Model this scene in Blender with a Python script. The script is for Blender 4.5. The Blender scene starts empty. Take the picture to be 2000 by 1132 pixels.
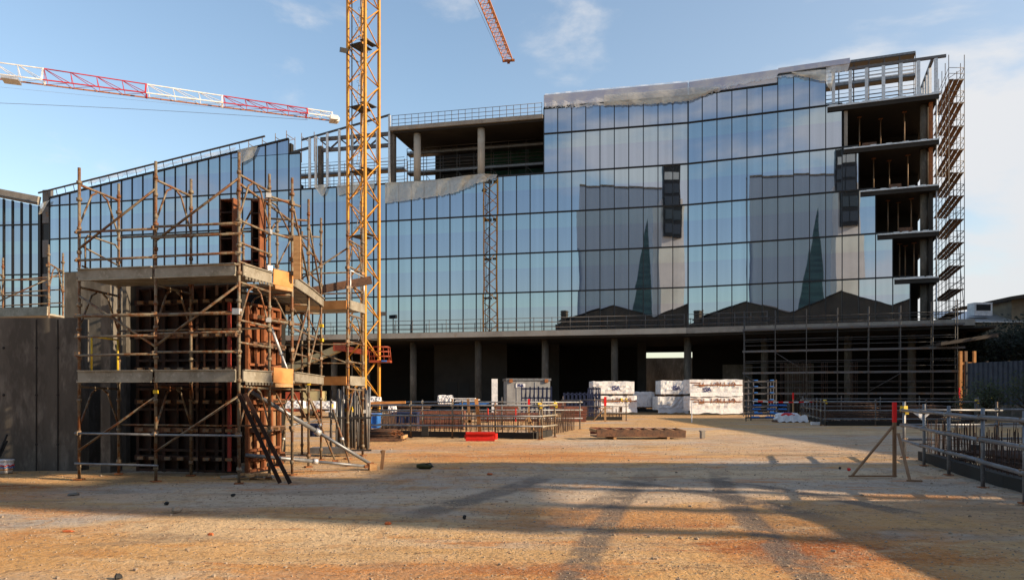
import bpy, math, random
from mathutils import Vector, Matrix
random.seed(7)
S = bpy.context.scene
COL = S.collection
# ------------------------------------------------------------------ camera, sun, sky, exposure
cam_d = bpy.data.cameras.new("camera"); cam = bpy.data.objects.new("camera", cam_d); COL.objects.link(cam)
cam.location = (0, 0, 1.6); cam.rotation_euler = (math.radians(90), 0, 0)
cam_d.lens = 27; cam_d.sensor_width = 36; cam_d.shift_y = 0.1025
cam_d.clip_start = 0.1; cam_d.clip_end = 4000
S.camera = cam
SUN_EL = 21.0
SUN_AZ = 104.5           # degrees clockwise from +Y
tanE = math.tan(math.radians(SUN_EL))
sdir = Vector((math.sin(math.radians(SUN_AZ))*math.cos(math.radians(SUN_EL)),
               math.cos(math.radians(SUN_AZ))*math.cos(math.radians(SUN_EL)), math.sin(math.radians(SUN_EL))))
sun_d = bpy.data.lights.new("sun", 'SUN'); sun = bpy.data.objects.new("sun", sun_d); COL.objects.link(sun)
sun_d.energy = 5.0; sun_d.angle = math.radians(0.55); sun_d.color = (1.0, 0.78, 0.52)
sun.rotation_euler = sdir.to_track_quat('Z', 'Y').to_euler()
sun.location = (60, -20, 60)
W = bpy.data.worlds.new("World"); S.world = W; W.use_nodes = True
nt = W.node_tree; nt.nodes.clear()
def N(nt, t, **k):
    n = nt.nodes.new(t)
    for a, b in k.items():
        if a == 'inp':
            for i, v in b.items(): n.inputs[i].default_value = v
        else: setattr(n, a, b)
    return n
def LK(nt, a, b): nt.links.new(a, b)
out = N(nt, 'ShaderNodeOutputWorld'); bg = N(nt, 'ShaderNodeBackground'); bg.inputs['Strength'].default_value = 0.121
sky = N(nt, 'ShaderNodeTexSky', sky_type='NISHITA', sun_disc=False, sun_elevation=math.radians(SUN_EL),
        sun_rotation=math.radians(SUN_AZ), altitude=50, air_density=1.15, dust_density=0.8, ozone_density=1.0)
tc = N(nt, 'ShaderNodeTexCoord'); sep = N(nt, 'ShaderNodeSeparateXYZ'); LK(nt, tc.outputs['Generated'], sep.inputs[0])
mp = N(nt, 'ShaderNodeMapping'); mp.inputs['Scale'].default_value = (1.0, 1.0, 2.6); mp.inputs['Location'].default_value = (0.35, 0.1, 0.2)
LK(nt, tc.outputs['Generated'], mp.inputs[0])
nz = N(nt, 'ShaderNodeTexNoise', inp={'Scale': 3.1, 'Detail': 9, 'Roughness': 0.56, 'Distortion': 0.25}); LK(nt, mp.outputs[0], nz.inputs['Vector'])
# clouds are thicker towards the sun side (+X) and behind the camera (-Y)
ax = N(nt, 'ShaderNodeMath', operation='MULTIPLY_ADD', inp={1: 0.16, 2: 0.0}); LK(nt, sep.outputs['X'], ax.inputs[0])
ay = N(nt, 'ShaderNodeMath', operation='MULTIPLY_ADD', inp={1: -0.07}); LK(nt, sep.outputs['Y'], ay.inputs[0]); LK(nt, ax.outputs[0], ay.inputs[2])
nk = N(nt, 'ShaderNodeMath', operation='MULTIPLY_ADD', inp={1: 1.7, 2: -0.35}); LK(nt, nz.outputs[0], nk.inputs[0])
ad = N(nt, 'ShaderNodeMath', operation='ADD'); LK(nt, nk.outputs[0], ad.inputs[0]); LK(nt, ay.outputs[0], ad.inputs[1])
prev = ad
for dv, wdt, amt in (((.63,1,.17),.965,.26),((.75,1,.30),.97,.16),((.06,1,.452),.9970,.15),((.11,1,.466),.9985,.07),((-.52,1,.49),.998,.12),((.08,1,.37),.996,.10),((-.36,-.94,.34),.93,.075),((-.30,-.95,.22),.97,.05),((.28,1,.1),.985,.06)):
    dd = Vector(dv).normalized()
    dp = N(nt, 'ShaderNodeVectorMath', operation='DOT_PRODUCT', inp={1: dd}); LK(nt, tc.outputs['Generated'], dp.inputs[0])
    dr_ = N(nt, 'ShaderNodeMapRange', interpolation_type='SMOOTHSTEP', inp={'From Min': wdt, 'From Max': 1.0, 'To Min': 0.0, 'To Max': amt}); LK(nt, dp.outputs['Value'], dr_.inputs['Value'])
    d2 = N(nt, 'ShaderNodeMath', operation='ADD'); LK(nt, prev.outputs[0], d2.inputs[0]); LK(nt, dr_.outputs[0], d2.inputs[1]); prev = d2
ad = prev
cr = N(nt, 'ShaderNodeMapRange', interpolation_type='SMOOTHSTEP', inp={'From Min': 0.55, 'From Max': 0.84, 'To Min': 0.0, 'To Max': 0.85}); LK(nt, ad.outputs[0], cr.inputs['Value'])
mx = N(nt, 'ShaderNodeMixRGB', inp={'Color2': (4.3, 4.15, 4.0, 1)})
LK(nt, sky.outputs[0], mx.inputs['Color1']); LK(nt, cr.outputs[0], mx.inputs[0])
hx = N(nt, 'ShaderNodeMath', operation='MULTIPLY_ADD', inp={1: 0.95, 2: 0.07}); LK(nt, sep.outputs['X'], hx.inputs[0])
hz = N(nt, 'ShaderNodeMapRange', inp={'From Min': 0.0, 'From Max': 0.62, 'To Min': 1.0, 'To Max': 0.15}); LK(nt, sep.outputs['Z'], hz.inputs['Value'])
hm = N(nt, 'ShaderNodeMath', operation='MULTIPLY', use_clamp=True); LK(nt, hx.outputs[0], hm.inputs[0]); LK(nt, hz.outputs[0], hm.inputs[1])
hzc = N(nt, 'ShaderNodeMixRGB', inp={'Color2': (2.75, 2.95, 3.3, 1)}); LK(nt, mx.outputs[0], hzc.inputs['Color1']); LK(nt, hm.outputs[0], hzc.inputs[0])
LK(nt, hzc.outputs[0], bg.inputs['Color']); LK(nt, bg.outputs[0], out.inputs[0])
S.view_settings.view_transform = 'Standard'; S.view_settings.look = 'None'
S.view_settings.exposure = 0.9; S.view_settings.gamma = 1
S.render.engine = 'CYCLES'
S.cycles.max_bounces = 8; S.cycles.transparent_max_bounces = 12
# ------------------------------------------------------------------ helpers
def P(px, py, Y): return Vector(((px-1000)/1500*Y, Y, 1.6+(771-py)/1500*Y))
def V3(*a): return Vector(a)
def lerp(a, b, t): return a+(b-a)*t
LOC = {}
class MB:
    def __init__(s): s.v = []; s.f = []
    def quad(s, a, b, c, d):
        i = len(s.v); s.v += [Vector(a), Vector(b), Vector(c), Vector(d)]; s.f.append((i, i+1, i+2, i+3)); return s
    def hexa(s, pts):     # 8 points: bottom loop 4, top loop 4
        i = len(s.v); s.v += [Vector(p) for p in pts]
        for f in ((3,2,1,0),(4,5,6,7),(0,1,5,4),(1,2,6,5),(2,3,7,6),(3,0,4,7)): s.f.append(tuple(i+k for k in f))
        return s
    def box(s, c, size, rz=0.0, M=None):
        x, y, z = [k/2 for k in size]; R = M if M is not None else Matrix.Rotation(rz, 3, 'Z'); c = Vector(c)
        return s.hexa([c+R@Vector(p) for p in ((-x,-y,-z),(x,-y,-z),(x,y,-z),(-x,y,-z),(-x,-y,z),(x,-y,z),(x,y,z),(-x,y,z))])
    def beam(s, p, q, w, h, up=(0,0,1)):
        p = Vector(p); q = Vector(q); d = (q-p)
        if d.length < 1e-6: return s
        d.normalize(); up = Vector(up)
        if abs(d.dot(up)) > .98: up = Vector((0,1,0))
        a = d.cross(up).normalized(); b = a.cross(d).normalized()
        a = a*(w/2); b = b*(h/2)
        return s.hexa([p-a-b, p+a-b, q+a-b, q-a-b, p-a+b, p+a+b, q+a+b, q-a+b])
    def tube(s, p, q, r, n=6, r2=None, cap=True):
        p = Vector(p); q = Vector(q); d = q-p
        if d.length < 1e-6: return s
        d.normalize(); up = Vector((0,0,1)) if abs(d.z) < .95 else Vector((1,0,0))
        a = d.cross(up).normalized(); b = d.cross(a).normalized(); i = len(s.v); r2 = r if r2 is None else r2
        for k in range(n):
            t = 2*math.pi*k/n; o = a*math.cos(t)+b*math.sin(t); s.v.append(p+o*r); s.v.append(q+o*r2)
        for k in range(n):
            j = (k+1) % n; s.f.append((i+2*k, i+2*k+1, i+2*j+1, i+2*j))
        if cap:
            s.f.append(tuple(i+2*k for k in range(n))); s.f.append(tuple(i+2*k+1 for k in reversed(range(n))))
        return s
    def path(s, pts, r, n=6):
        for a, b in zip(pts, pts[1:]): s.tube(a, b, r, n)
        return s
    def extrude(s, pts, dvec):  # closed polygon pts extruded by dvec
        i = len(s.v); n = len(pts); dvec = Vector(dvec)
        s.v += [Vector(p) for p in pts]+[Vector(p)+dvec for p in pts]
        s.f.append(tuple(range(i+n-1, i-1, -1))); s.f.append(tuple(range(i+n, i+2*n)))
        for k in range(n):
            j = (k+1) % n; s.f.append((i+k, i+j, i+n+j, i+n+k))
        return s
    def blob(s, c, size, seed=0, rough=.25, seg=7, ring=5):
        r = random.Random(seed); i = len(s.v); c = Vector(c)
        ph = [r.uniform(0, 6.28) for _ in range(4)]
        s.v.append(c+Vector((0,0,-size[2])))
        for a in range(1, ring):
            la = -math.pi/2+math.pi*a/ring
            for b in range(seg):
                lo = 2*math.pi*b/seg; k = 1+rough*(math.sin(2*lo+ph[0])*.5+math.sin(3*lo+ph[1]+la*2)*.4+r.uniform(-.5,.5))
                s.v.append(c+Vector((size[0]*k*math.cos(la)*math.cos(lo), size[1]*k*math.cos(la)*math.sin(lo), size[2]*k*math.sin(la))))
        s.v.append(c+Vector((0,0,size[2]))); top = len(s.v)-1
        for b in range(seg):
            j = (b+1) % seg
            s.f.append((i, i+1+j, i+1+b))
            for a in range(ring-2):
                o = i+1+a*seg; s.f.append((o+b, o+j, o+seg+j, o+seg+b))
            o = i+1+(ring-2)*seg; s.f.append((o+b, o+j, top))
        return s
    def add(s, o):
        i = len(s.v); s.v += o.v; s.f += [tuple(i+k for k in f) for f in o.f]; return s
    def build(s, name, mat, parent=None, smooth=False, label=None, kind=None):
        if not s.v: return None
        pl = LOC.get(parent.name, Vector((0,0,0))) if parent else Vector((0,0,0))
        c = Vector((0,0,0))
        for v in s.v: c += v
        c /= len(s.v)
        if parent is None: c = Vector((c.x, c.y, min(v.z for v in s.v)))
        me = bpy.data.meshes.new(name); me.from_pydata([v-c for v in s.v], [], s.f)
        me.materials.append(mat); me.update()
        if smooth:
            for p in me.polygons: p.use_smooth = True
        o = bpy.data.objects.new(name, me); COL.objects.link(o)
        o.location = c-pl; LOC[o.name] = c
        if parent: o.parent = parent
        if label: o['label'] = label
        if kind: o['kind'] = kind
        return o
def tag(o, label, cat, group=None):
    o['label'] = label; o['category'] = cat
    if group: o['group'] = group
    return o
def thing(name, label, cat, loc, group=None):
    o = bpy.data.objects.new(name, None); COL.objects.link(o); o.location = loc; o.empty_display_size = .3
    LOC[o.name] = Vector(loc); return tag(o, label, cat, group)
def struct(o): o['kind'] = 'structure'; return o
class Parts:
    "parts of one thing: past the cap the rest of a kind is one stuff part"
    def __init__(s, T, cap=95): s.T = T; s.n = {}; s.rest = {}; s.cap = cap
    def add(s, name, mb, mat, smooth=False, label=None):
        k = s.n.get(name, 0); s.n[name] = k+1
        if k < s.cap: return mb.build(name, mat, s.T, smooth, label)
        r = s.rest.setdefault((name, mat.name), (MB(), mat, smooth)); r[0].add(mb)
    def tube(s, name, p, q, r, mat, n=6): return s.add(name, MB().tube(p, q, r, n), mat, True)
    def beam(s, name, p, q, w, h, mat): return s.add(name, MB().beam(p, q, w, h), mat)
    def done(s):
        for (nm, _), (mb, mat, sm) in s.rest.items(): mb.build(nm, mat, s.T, sm, kind='stuff')
# ------------------------------------------------------------------ materials
def mat(name, col, rough=.7, metal=0, noise=None, spec=.3, bump=None, scale=(1,1,1)):
    "noise: list of (scale, colour, lo, hi, detail) layers mixed over the base by world position"
    m = bpy.data.materials.new(name); m.use_nodes = True; t = m.node_tree; b = t.nodes['Principled BSDF']
    b.inputs['Roughness'].default_value = rough; b.inputs['Metallic'].default_value = metal; b.inputs['Specular IOR Level'].default_value = spec
    b.inputs['Base Color'].default_value = (*col, 1)
    g = N(t, 'ShaderNodeNewGeometry'); mp = N(t, 'ShaderNodeMapping'); mp.inputs['Scale'].default_value = scale; LK(t, g.outputs['Position'], mp.inputs[0])
    prev = None
    for L in noise or []:
        sc, c, lo, hi = L[:4]; det = L[4] if len(L) > 4 else 5
        n = N(t, 'ShaderNodeTexNoise', inp={'Scale': sc, 'Detail': det, 'Roughness': .6}); LK(t, mp.outputs[0], n.inputs['Vector'])
        r = N(t, 'ShaderNodeMapRange', inp={'From Min': lo, 'From Max': hi}); LK(t, n.outputs[0], r.inputs['Value'])
        x = N(t, 'ShaderNodeMixRGB', inp={'Color1': (*col, 1), 'Color2': (*c, 1)}); LK(t, r.outputs[0], x.inputs[0])
        if prev: LK(t, prev.outputs[0], x.inputs['Color1'])
        prev = x
    if prev: LK(t, prev.outputs[0], b.inputs['Base Color'])
    if bump:
        n = N(t, 'ShaderNodeTexNoise', inp={'Scale': bump[0], 'Detail': 6}); LK(t, mp.outputs[0], n.inputs['Vector'])
        bp = N(t, 'ShaderNodeBump', inp={'Strength': bump[1], 'Distance': bump[2]}); LK(t, n.outputs[0], bp.inputs['Height']); LK(t, bp.outputs[0], b.inputs['Normal'])
    return m
M = {}
M['rusty'] = mat('rusty_tube', (.175,.145,.105), .6, .15, [(7,(.13,.060,.026),.46,.58),(2.4,(.15,.055,.022),.54,.64),(30,(.27,.235,.18),.58,.72),(11,(.07,.05,.036),.58,.68)])
M['rust'] = mat('rust', (.22,.085,.035), .8, .1, [(6,(.36,.13,.045),.42,.62),(22,(.10,.045,.025),.5,.68)])
M['galv'] = mat('galvanised', (.20,.21,.23), .45, .5, [(5,(.13,.13,.14),.42,.65),(30,(.30,.30,.31),.58,.7)])
M['galvd'] = mat('dull_galvanised', (.12,.12,.13), .55, .4, [(7,(.11,.10,.095),.42,.65),(2,(.15,.09,.05),.56,.7)])
M['galvx'] = mat('shaded_tube', (.075,.075,.08), .6, .3, [(7,(.05,.045,.04),.42,.65),(30,(.14,.14,.14),.6,.72)])  # darker copy of the galvanised tube, shade put into the colour
M['galvl'] = mat('bright_steel', (.55,.56,.58), .4, .5, [(6,(.4,.4,.41),.45,.65)])
M['dsteel'] = mat('dark_steel', (.06,.062,.068), .5, .4, [(6,(.09,.07,.055),.5,.7)])
M['toe'] = mat('toe_board_steel', (.29,.265,.22), .6, .25, [(3,(.20,.175,.135),.42,.62),(14,(.36,.33,.28),.55,.7)])
M['yellow'] = mat('crane_yellow', (.52,.245,.03), .5, 0, [(3,(.42,.18,.025),.42,.62),(25,(.25,.12,.04),.63,.74)])
M['brown'] = mat('crane_brace', (.30,.13,.03), .6, 0, [(4,(.22,.09,.03),.42,.62)])
M['orangej'] = mat('jib_yellow_sunlit', (.50,.20,.06), .5, 0, [(3,(.42,.15,.04),.42,.62)])  # crane yellow shifted to orange, low sun put into the colour
M['redj'] = mat('jib_red', (.42,.03,.045), .5, 0, [(3,(.34,.03,.04),.42,.62)])
M['whitej'] = mat('jib_white', (.75,.73,.70), .5, 0, [(3,(.62,.58,.54),.45,.65)])
M['rjb'] = mat('jib_shaded_chord', (.28,.11,.05), .6, 0, [(3,(.36,.14,.06),.45,.65)])  # bottom chord's shade put into a brown colour
M['yclip'] = mat('yellow_plastic', (.60,.42,.03), .5, 0, [(12,(.4,.26,.03),.5,.65)])
M['coup'] = mat('coupler', (.16,.13,.10), .6, .3, [(14,(.24,.12,.05),.45,.6)])
M['wood'] = mat('timber', (.42,.25,.12), .8, 0, [(2.5,(.30,.16,.07),.4,.65),(18,(.52,.34,.18),.55,.7)], scale=(1,1,6))
M['woodd'] = mat('dark_timber', (.11,.065,.045), .8, 0, [(3,(.17,.085,.05),.42,.6),(14,(.06,.035,.03),.5,.68)])
M['woodr'] = mat('red_brown_panel', (.13,.05,.035), .7, 0, [(3,(.20,.07,.045),.42,.6),(18,(.30,.22,.17),.62,.72)])
M['ply'] = mat('orange_ply', (.52,.24,.08), .7, 0, [(3,(.40,.17,.05),.42,.62)])
M['form'] = mat('formwork_rust_shaded', (.022,.0105,.0075), .7, .1, [(3,(.045,.016,.008),.45,.65),(11,(.014,.010,.009),.5,.68)])  # rusty steel on shaded faces, shade put into the colour
M['formo'] = mat('formwork_rust_sunlit', (.20,.068,.026), .7, .05, [(3,(.13,.045,.02),.42,.6),(13,(.28,.14,.07),.58,.7)])  # same steel on sunlit faces, sunlight put into the colour
M['formred'] = mat('formwork_red', (.26,.035,.025), .6, .05, [(5,(.18,.03,.02),.45,.6)])
M['conc'] = mat('concrete', (.125,.113,.098), .85, 0, [(.6,(.075,.068,.059),.42,.58),(3,(.175,.16,.14),.5,.66),(.35,(.06,.052,.043),.5,.62),(11,(.10,.09,.078),.5,.62)], bump=(12,.25,.02), scale=(1,1,.35))
M['concp'] = mat('sunlit_concrete', (.42,.385,.33), .85, 0, [(.5,(.33,.29,.24),.42,.62),(.8,(.36,.23,.12),.62,.72)])  # concrete with sunlight put into the colour, for podium edge and columns
M['concl'] = mat('light_concrete', (.27,.25,.22), .85, 0, [(1.2,(.21,.19,.17),.4,.62),(.4,(.30,.19,.09),.60,.70),(7,(.31,.29,.26),.55,.7)])
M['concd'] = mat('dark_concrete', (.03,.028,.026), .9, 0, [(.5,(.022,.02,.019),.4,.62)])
M['conci'] = mat('shaded_concrete', (.012,.011,.01), .9, 0, [(.4,(.009,.008,.007),.4,.62),(1.5,(.018,.012,.009),.58,.7)])  # interior shade put into the concrete colour
M['mull'] = mat('black_mullion', (.018,.019,.022), .4, .3)
M['black'] = mat('black_rubber', (.015,.015,.016), .7)
M['red'] = mat('red_plastic', (.55,.02,.015), .4, 0, [(6,(.42,.02,.015),.45,.65)])
M['redp'] = mat('red_paint', (.70,.01,.012), .6)
M['blue'] = mat('blue_plastic', (.03,.16,.50), .5, 0, [(6,(.03,.12,.38),.45,.65)])
M['blued'] = mat('dark_blue_paint', (.014,.022,.06), .5, 0, [(4,(.02,.03,.08),.45,.65)])
M['white'] = mat('white_sheet', (.66,.66,.69), .5, 0, [(2.2,(.52,.53,.57),.42,.6),(9,(.74,.74,.76),.55,.7)], bump=(6,.5,.05))
M['grey'] = mat('grey_container', (.26,.265,.275), .5, 0, [(2,(.20,.20,.21),.42,.62)])
M['navy'] = mat('navy_ink', (.012,.018,.12), .5)
M['cream'] = mat('cream_paint', (.42,.36,.20), .5, 0, [(3,(.34,.29,.16),.45,.65)])
M['lift'] = mat('lift_red', (.32,.06,.025), .5, 0, [(4,(.22,.04,.02),.45,.65)])
M['green'] = mat('green_netting', (.012,.055,.035), .8, 0, [(3,(.02,.03,.02),.45,.65)])
M['rebar'] = mat('rebar', (.05,.032,.025), .8, .2, [(8,(.085,.04,.024),.45,.6)])
M['deckw'] = mat('scaffold_plank', (.26,.15,.08), .8, 0, [(3,(.18,.10,.055),.4,.65)])
M['hoard'] = mat('blue_grey_hoarding', (.035,.045,.065), .6, .1, [(2,(.05,.06,.085),.45,.65)])
M['house'] = mat('house_render', (.22,.18,.13), .85, 0, [(1,(.17,.135,.10),.42,.62)])
M['roof'] = mat('dark_roof', (.05,.042,.038), .8)
M['membr'] = mat('blue_membrane', (.40,.43,.56), .5, 0, [(.6,(.54,.55,.60),.42,.6)])
M['bld_w'] = mat('white_facade', (.85,.84,.82), .7, 0, [(.1,(.74,.72,.70),.42,.62)])
M['bld_g'] = mat('grey_tower', (.20,.285,.41), .7, 0, [(.03,(.22,.305,.43),.42,.62)])
M['bld_bay'] = mat('bay_glass', (.05,.065,.085), .3, .2)
M['bld_t'] = mat('teal_glass', (.02,.05,.065), .25, .2, [(.3,(.035,.085,.10),.45,.6)], scale=(.3,.3,3))
M['shed'] = mat('shed_render', (.10,.085,.062), .85, 0, [(.3,(.075,.064,.048),.42,.62)])
M['stone'] = mat('stone', (.34,.27,.20), .9, 0, [(9,(.24,.18,.13),.42,.62)])
M['clay'] = mat('brick_clay', (.45,.12,.04), .8)
M['bark'] = mat('bark', (.06,.045,.03), .9)
M['leaf'] = mat('dark_leaves', (.010,.015,.007), .7, 0, [(.9,(.018,.024,.010),.42,.6),(.3,(.007,.011,.006),.45,.6)])
M['leafy'] = mat('dry_leaves', (.05,.055,.02), .7, 0, [(.9,(.035,.045,.016),.42,.6)])
def film_mat(name, col, alpha):
    m = bpy.data.materials.new(name); m.use_nodes = True; t = m.node_tree; t.nodes.clear()
    o = N(t, 'ShaderNodeOutputMaterial'); d = N(t, 'ShaderNodeBsdfDiffuse', inp={'Color': (*col,1)}); tl = N(t, 'ShaderNodeBsdfTranslucent', inp={'Color': (*col,1)})
    gl = N(t, 'ShaderNodeBsdfGlossy', inp={'Roughness': .18, 'Color': (.8,.8,.8,1)}); tr = N(t, 'ShaderNodeBsdfTransparent')
    m1 = N(t, 'ShaderNodeMixShader', inp={0: .28}); m2 = N(t, 'ShaderNodeMixShader', inp={0: .14}); m3 = N(t, 'ShaderNodeMixShader')
    LK(t, d.outputs[0], m1.inputs[1]); LK(t, tl.outputs[0], m1.inputs[2]); LK(t, m1.outputs[0], m2.inputs[1]); LK(t, gl.outputs[0], m2.inputs[2])
    g = N(t, 'ShaderNodeNewGeometry'); n = N(t, 'ShaderNodeTexNoise', inp={'Scale': 1.6, 'Detail': 6, 'Distortion': 1.2}); LK(t, g.outputs['Position'], n.inputs['Vector'])
    r = N(t, 'ShaderNodeMapRange', inp={'From Min': .3, 'From Max': .7, 'To Min': alpha-.12, 'To Max': min(1,alpha+.12)}); LK(t, n.outputs[0], r.inputs['Value'])
    LK(t, r.outputs[0], m3.inputs[0]); LK(t, tr.outputs[0], m3.inputs[1]); LK(t, m2.outputs[0], m3.inputs[2]); LK(t, m3.outputs[0], o.inputs[0])
    bp = N(t, 'ShaderNodeBump', inp={'Strength': .5, 'Distance': .08}); LK(t, n.outputs[0], bp.inputs['Height'])
    for k in (d, tl, gl): LK(t, bp.outputs[0], k.inputs['Normal'])
    return m
M['film'] = film_mat('plastic_film', (.60,.58,.52), .66)
M['filmp'] = film_mat('parapet_film', (.95,.94,.93), .5)
M['filmc'] = film_mat('clear_film', (.85,.85,.87), .5)
def glass_mat():
    m = bpy.data.materials.new('facade_glass'); m.use_nodes = True; t = m.node_tree; t.nodes.clear()
    o = N(t, 'ShaderNodeOutputMaterial'); g = N(t, 'ShaderNodeNewGeometry'); sp = N(t, 'ShaderNodeSeparateXYZ'); LK(t, g.outputs['Position'], sp.inputs[0])
    # each storey: clear band above the floor line, tinted band below (two kinds of glass in one panel)
    a = N(t, 'ShaderNodeMath', operation='SUBTRACT', inp={1: 7.72}); LK(t, sp.outputs['Z'], a.inputs[0])
    md = N(t, 'ShaderNodeMath', operation='DIVIDE', inp={1: 3.757}); LK(t, a.outputs[0], md.inputs[0])
    fr = N(t, 'ShaderNodeMath', operation='FRACT'); LK(t, md.outputs[0], fr.inputs[0])
    st = N(t, 'ShaderNodeMapRange', inp={'From Min': .60, 'From Max': .62}); LK(t, fr.outputs[0], st.inputs['Value'])
    c = N(t, 'ShaderNodeMixRGB', inp={'Color1': (.375,.41,.485,1), 'Color2': (.40,.46,.505,1)}); LK(t, st.outputs[0], c.inputs[0])
    # faint vertical roller-blind like streaks behind the glass
    mp = N(t, 'ShaderNodeMapping'); mp.inputs['Scale'].default_value = (2.2, 2.2, .05); LK(t, g.outputs['Position'], mp.inputs[0])
    n = N(t, 'ShaderNodeTexNoise', inp={'Scale': 1.0, 'Detail': 3}); LK(t, mp.outputs[0], n.inputs['Vector'])
    r = N(t, 'ShaderNodeMapRange', inp={'From Min': .3, 'From Max': .7, 'To Min': .93, 'To Max': 1.05}); LK(t, n.outputs[0], r.inputs['Value'])
    x = N(t, 'ShaderNodeMixRGB', blend_type='MULTIPLY', inp={0: 1.0}); LK(t, c.outputs[0], x.inputs['Color1']); LK(t, r.outputs[0], x.inputs['Color2'])
    gl = N(t, 'ShaderNodeBsdfGlossy', inp={'Roughness': .012}); LK(t, x.outputs[0], gl.inputs['Color'])
    df = N(t, 'ShaderNodeBsdfDiffuse', inp={'Color': (.05,.065,.075,1)})
    ms = N(t, 'ShaderNodeMixShader', inp={0: .88}); LK(t, df.outputs[0], ms.inputs[1]); LK(t, gl.outputs[0], ms.inputs[2]); LK(t, ms.outputs[0], o.inputs[0])
    # slow waviness of float glass
    mw = N(t, 'ShaderNodeMapping'); mw.inputs['Scale'].default_value = (.55,.55,.28); LK(t, g.outputs['Position'], mw.inputs[0])
    nw = N(t, 'ShaderNodeTexNoise', inp={'Scale': 1.0, 'Detail': 1.5}); LK(t, mw.outputs[0], nw.inputs['Vector'])
    bp = N(t, 'ShaderNodeBump', inp={'Strength': 1.0, 'Distance': .0017}); LK(t, nw.outputs[0], bp.inputs['Height']); LK(t, bp.outputs[0], gl.inputs['Normal'])
    return m
M['glass'] = glass_mat()
def ground_mat():
    m = bpy.data.materials.new('compacted_ground'); m.use_nodes = True; t = m.node_tree; b = t.nodes['Principled BSDF']
    b.inputs['Roughness'].default_value = .92; b.inputs['Specular IOR Level'].default_value = .15
    g = N(t, 'ShaderNodeNewGeometry'); pos = g.outputs['Position']
    def nz(sc, det=6, ro=.6, scale=(1,1,1), dist=0, rot=0):
        mp = N(t, 'ShaderNodeMapping'); mp.inputs['Scale'].default_value = scale; mp.inputs['Rotation'].default_value = (0,0,rot); LK(t, pos, mp.inputs[0])
        n = N(t, 'ShaderNodeTexNoise', inp={'Scale': sc, 'Detail': det, 'Roughness': ro, 'Distortion': dist}); LK(t, mp.outputs[0], n.inputs['Vector']); return n.outputs[0]
    def rng(v, lo, hi, a=0., c=1.):
        r = N(t, 'ShaderNodeMapRange', interpolation_type='SMOOTHSTEP', inp={'From Min': lo, 'From Max': hi, 'To Min': a, 'To Max': c}); LK(t, v, r.inputs['Value']); return r.outputs[0]
    def mixc(f, a, c):
        x = N(t, 'ShaderNodeMixRGB')
        if isinstance(f, float): x.inputs[0].default_value = f
        else: LK(t, f, x.inputs[0])
        for s_, v in ((1, a), (2, c)):
            if isinstance(v, tuple): x.inputs[s_].default_value = (*v, 1)
            else: LK(t, v, x.inputs[s_])
        return x.outputs[0]
    def mul(a, c):
        x = N(t, 'ShaderNodeMath', operation='MULTIPLY'); LK(t, a, x.inputs[0])
        if isinstance(c, float): x.inputs[1].default_value = c
        else: LK(t, c, x.inputs[1])
        return x.outputs[0]
    def patch(cx, cy, rx, ry, c, amt, sc=.9):
        "stain with a ragged outline"
        nonlocal base
        mp = N(t, 'ShaderNodeMapping', vector_type='POINT'); mp.inputs['Location'].default_value = (-cx/rx, -cy/ry, 0); mp.inputs['Scale'].default_value = (1/rx, 1/ry, 0); LK(t, pos, mp.inputs[0])
        v = N(t, 'ShaderNodeVectorMath', operation='LENGTH'); LK(t, mp.outputs[0], v.inputs[0])
        a = N(t, 'ShaderNodeMath', operation='MULTIPLY_ADD', inp={1: 2.6}); LK(t, nz(sc, 9, .7, (1,1.7,1), .6), a.inputs[0]); LK(t, v.outputs['Value'], a.inputs[2])
        base = mixc(mul(rng(a.outputs[0], 1.75, 2.35, 1., 0.), amt), base, c)
    base = mixc(rng(nz(.35, 5, .6), .38, .62), (.64,.41,.18), (.56,.375,.19))
    base = mixc(rng(nz(.12, 6, .62, (1,2.6,1), .6), .50, .62), base, (.47,.435,.40))        # grey hardcore
    GR, OC, RD, PA = (.47,.43,.385), (.55,.235,.065), (.33,.10,.026), (.72,.57,.37)
    patch(2.5, 14.5, 8, 4.2, GR, .85); patch(-3.5, 12.3, 4, 2.2, GR, .8); patch(8, 13, 5, 6, GR, .8); patch(12, 26, 9, 9, GR, .7)
    patch(-3, 9.0, 3.2, 1.6, PA, .7); patch(4.5, 15.5, 6, 1.2, PA, .7); patch(-2.2, 7.0, 3, .8, PA, .5); patch(12, 33, 9, 2.5, PA, .6); patch(2, 27, 6, 2.5, PA, .4)
    patch(-11, 12.0, 5.5, 2.2, OC, .8); patch(.5, 20, 5.5, 2.2, OC, .75); patch(1.6, 10.2, 2.6, 1.5, OC, .75); patch(3.4, 8.2, 1.8, 1.8, OC, .9); patch(-.8, 6.8, 2.2, .7, OC, .7); patch(-5.6, 8.2, 1.4, 1.2, OC, .6); patch(-2, 24, 5, 2.5, OC, .5); patch(-4,10.6,3,.5,OC,.5)
    patch(3.0, 8.0, 1.3, .8, RD, .9, 1.6); patch(1.9, 9.7, 1.2, .5, RD, .8, 1.6); patch(-10.5, 13.4, 3.2, .5, RD, .9, 1.2); patch(-4.2, 7.7, .5, .25, RD, .8, 2); patch(0, 20.2, 3.5, .6, RD, .5, 1.4); patch(.3, 7.0, 1.0, .3, RD, .6, 2); patch(6.3,12.2,1.6,.35,OC,.8,1.6)
    base = mixc(mul(rng(nz(.55, 8, .7, (1,3.4,1), .5), .53, .66), .85), base, OC)
    base = mixc(mul(rng(nz(1.6, 7, .66, (2.6,.5,1), .3, -.25), .53, .66), .5), base, (.42,.24,.11))
    patch(-6, 7.6, 4.5, 1.6, (.62,.36,.13), .7); patch(4.5, 10.5, 4.5, 2.2, (.56,.32,.13), .6); patch(-1,12,7,1.2,(.66,.56,.44),.6)
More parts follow.
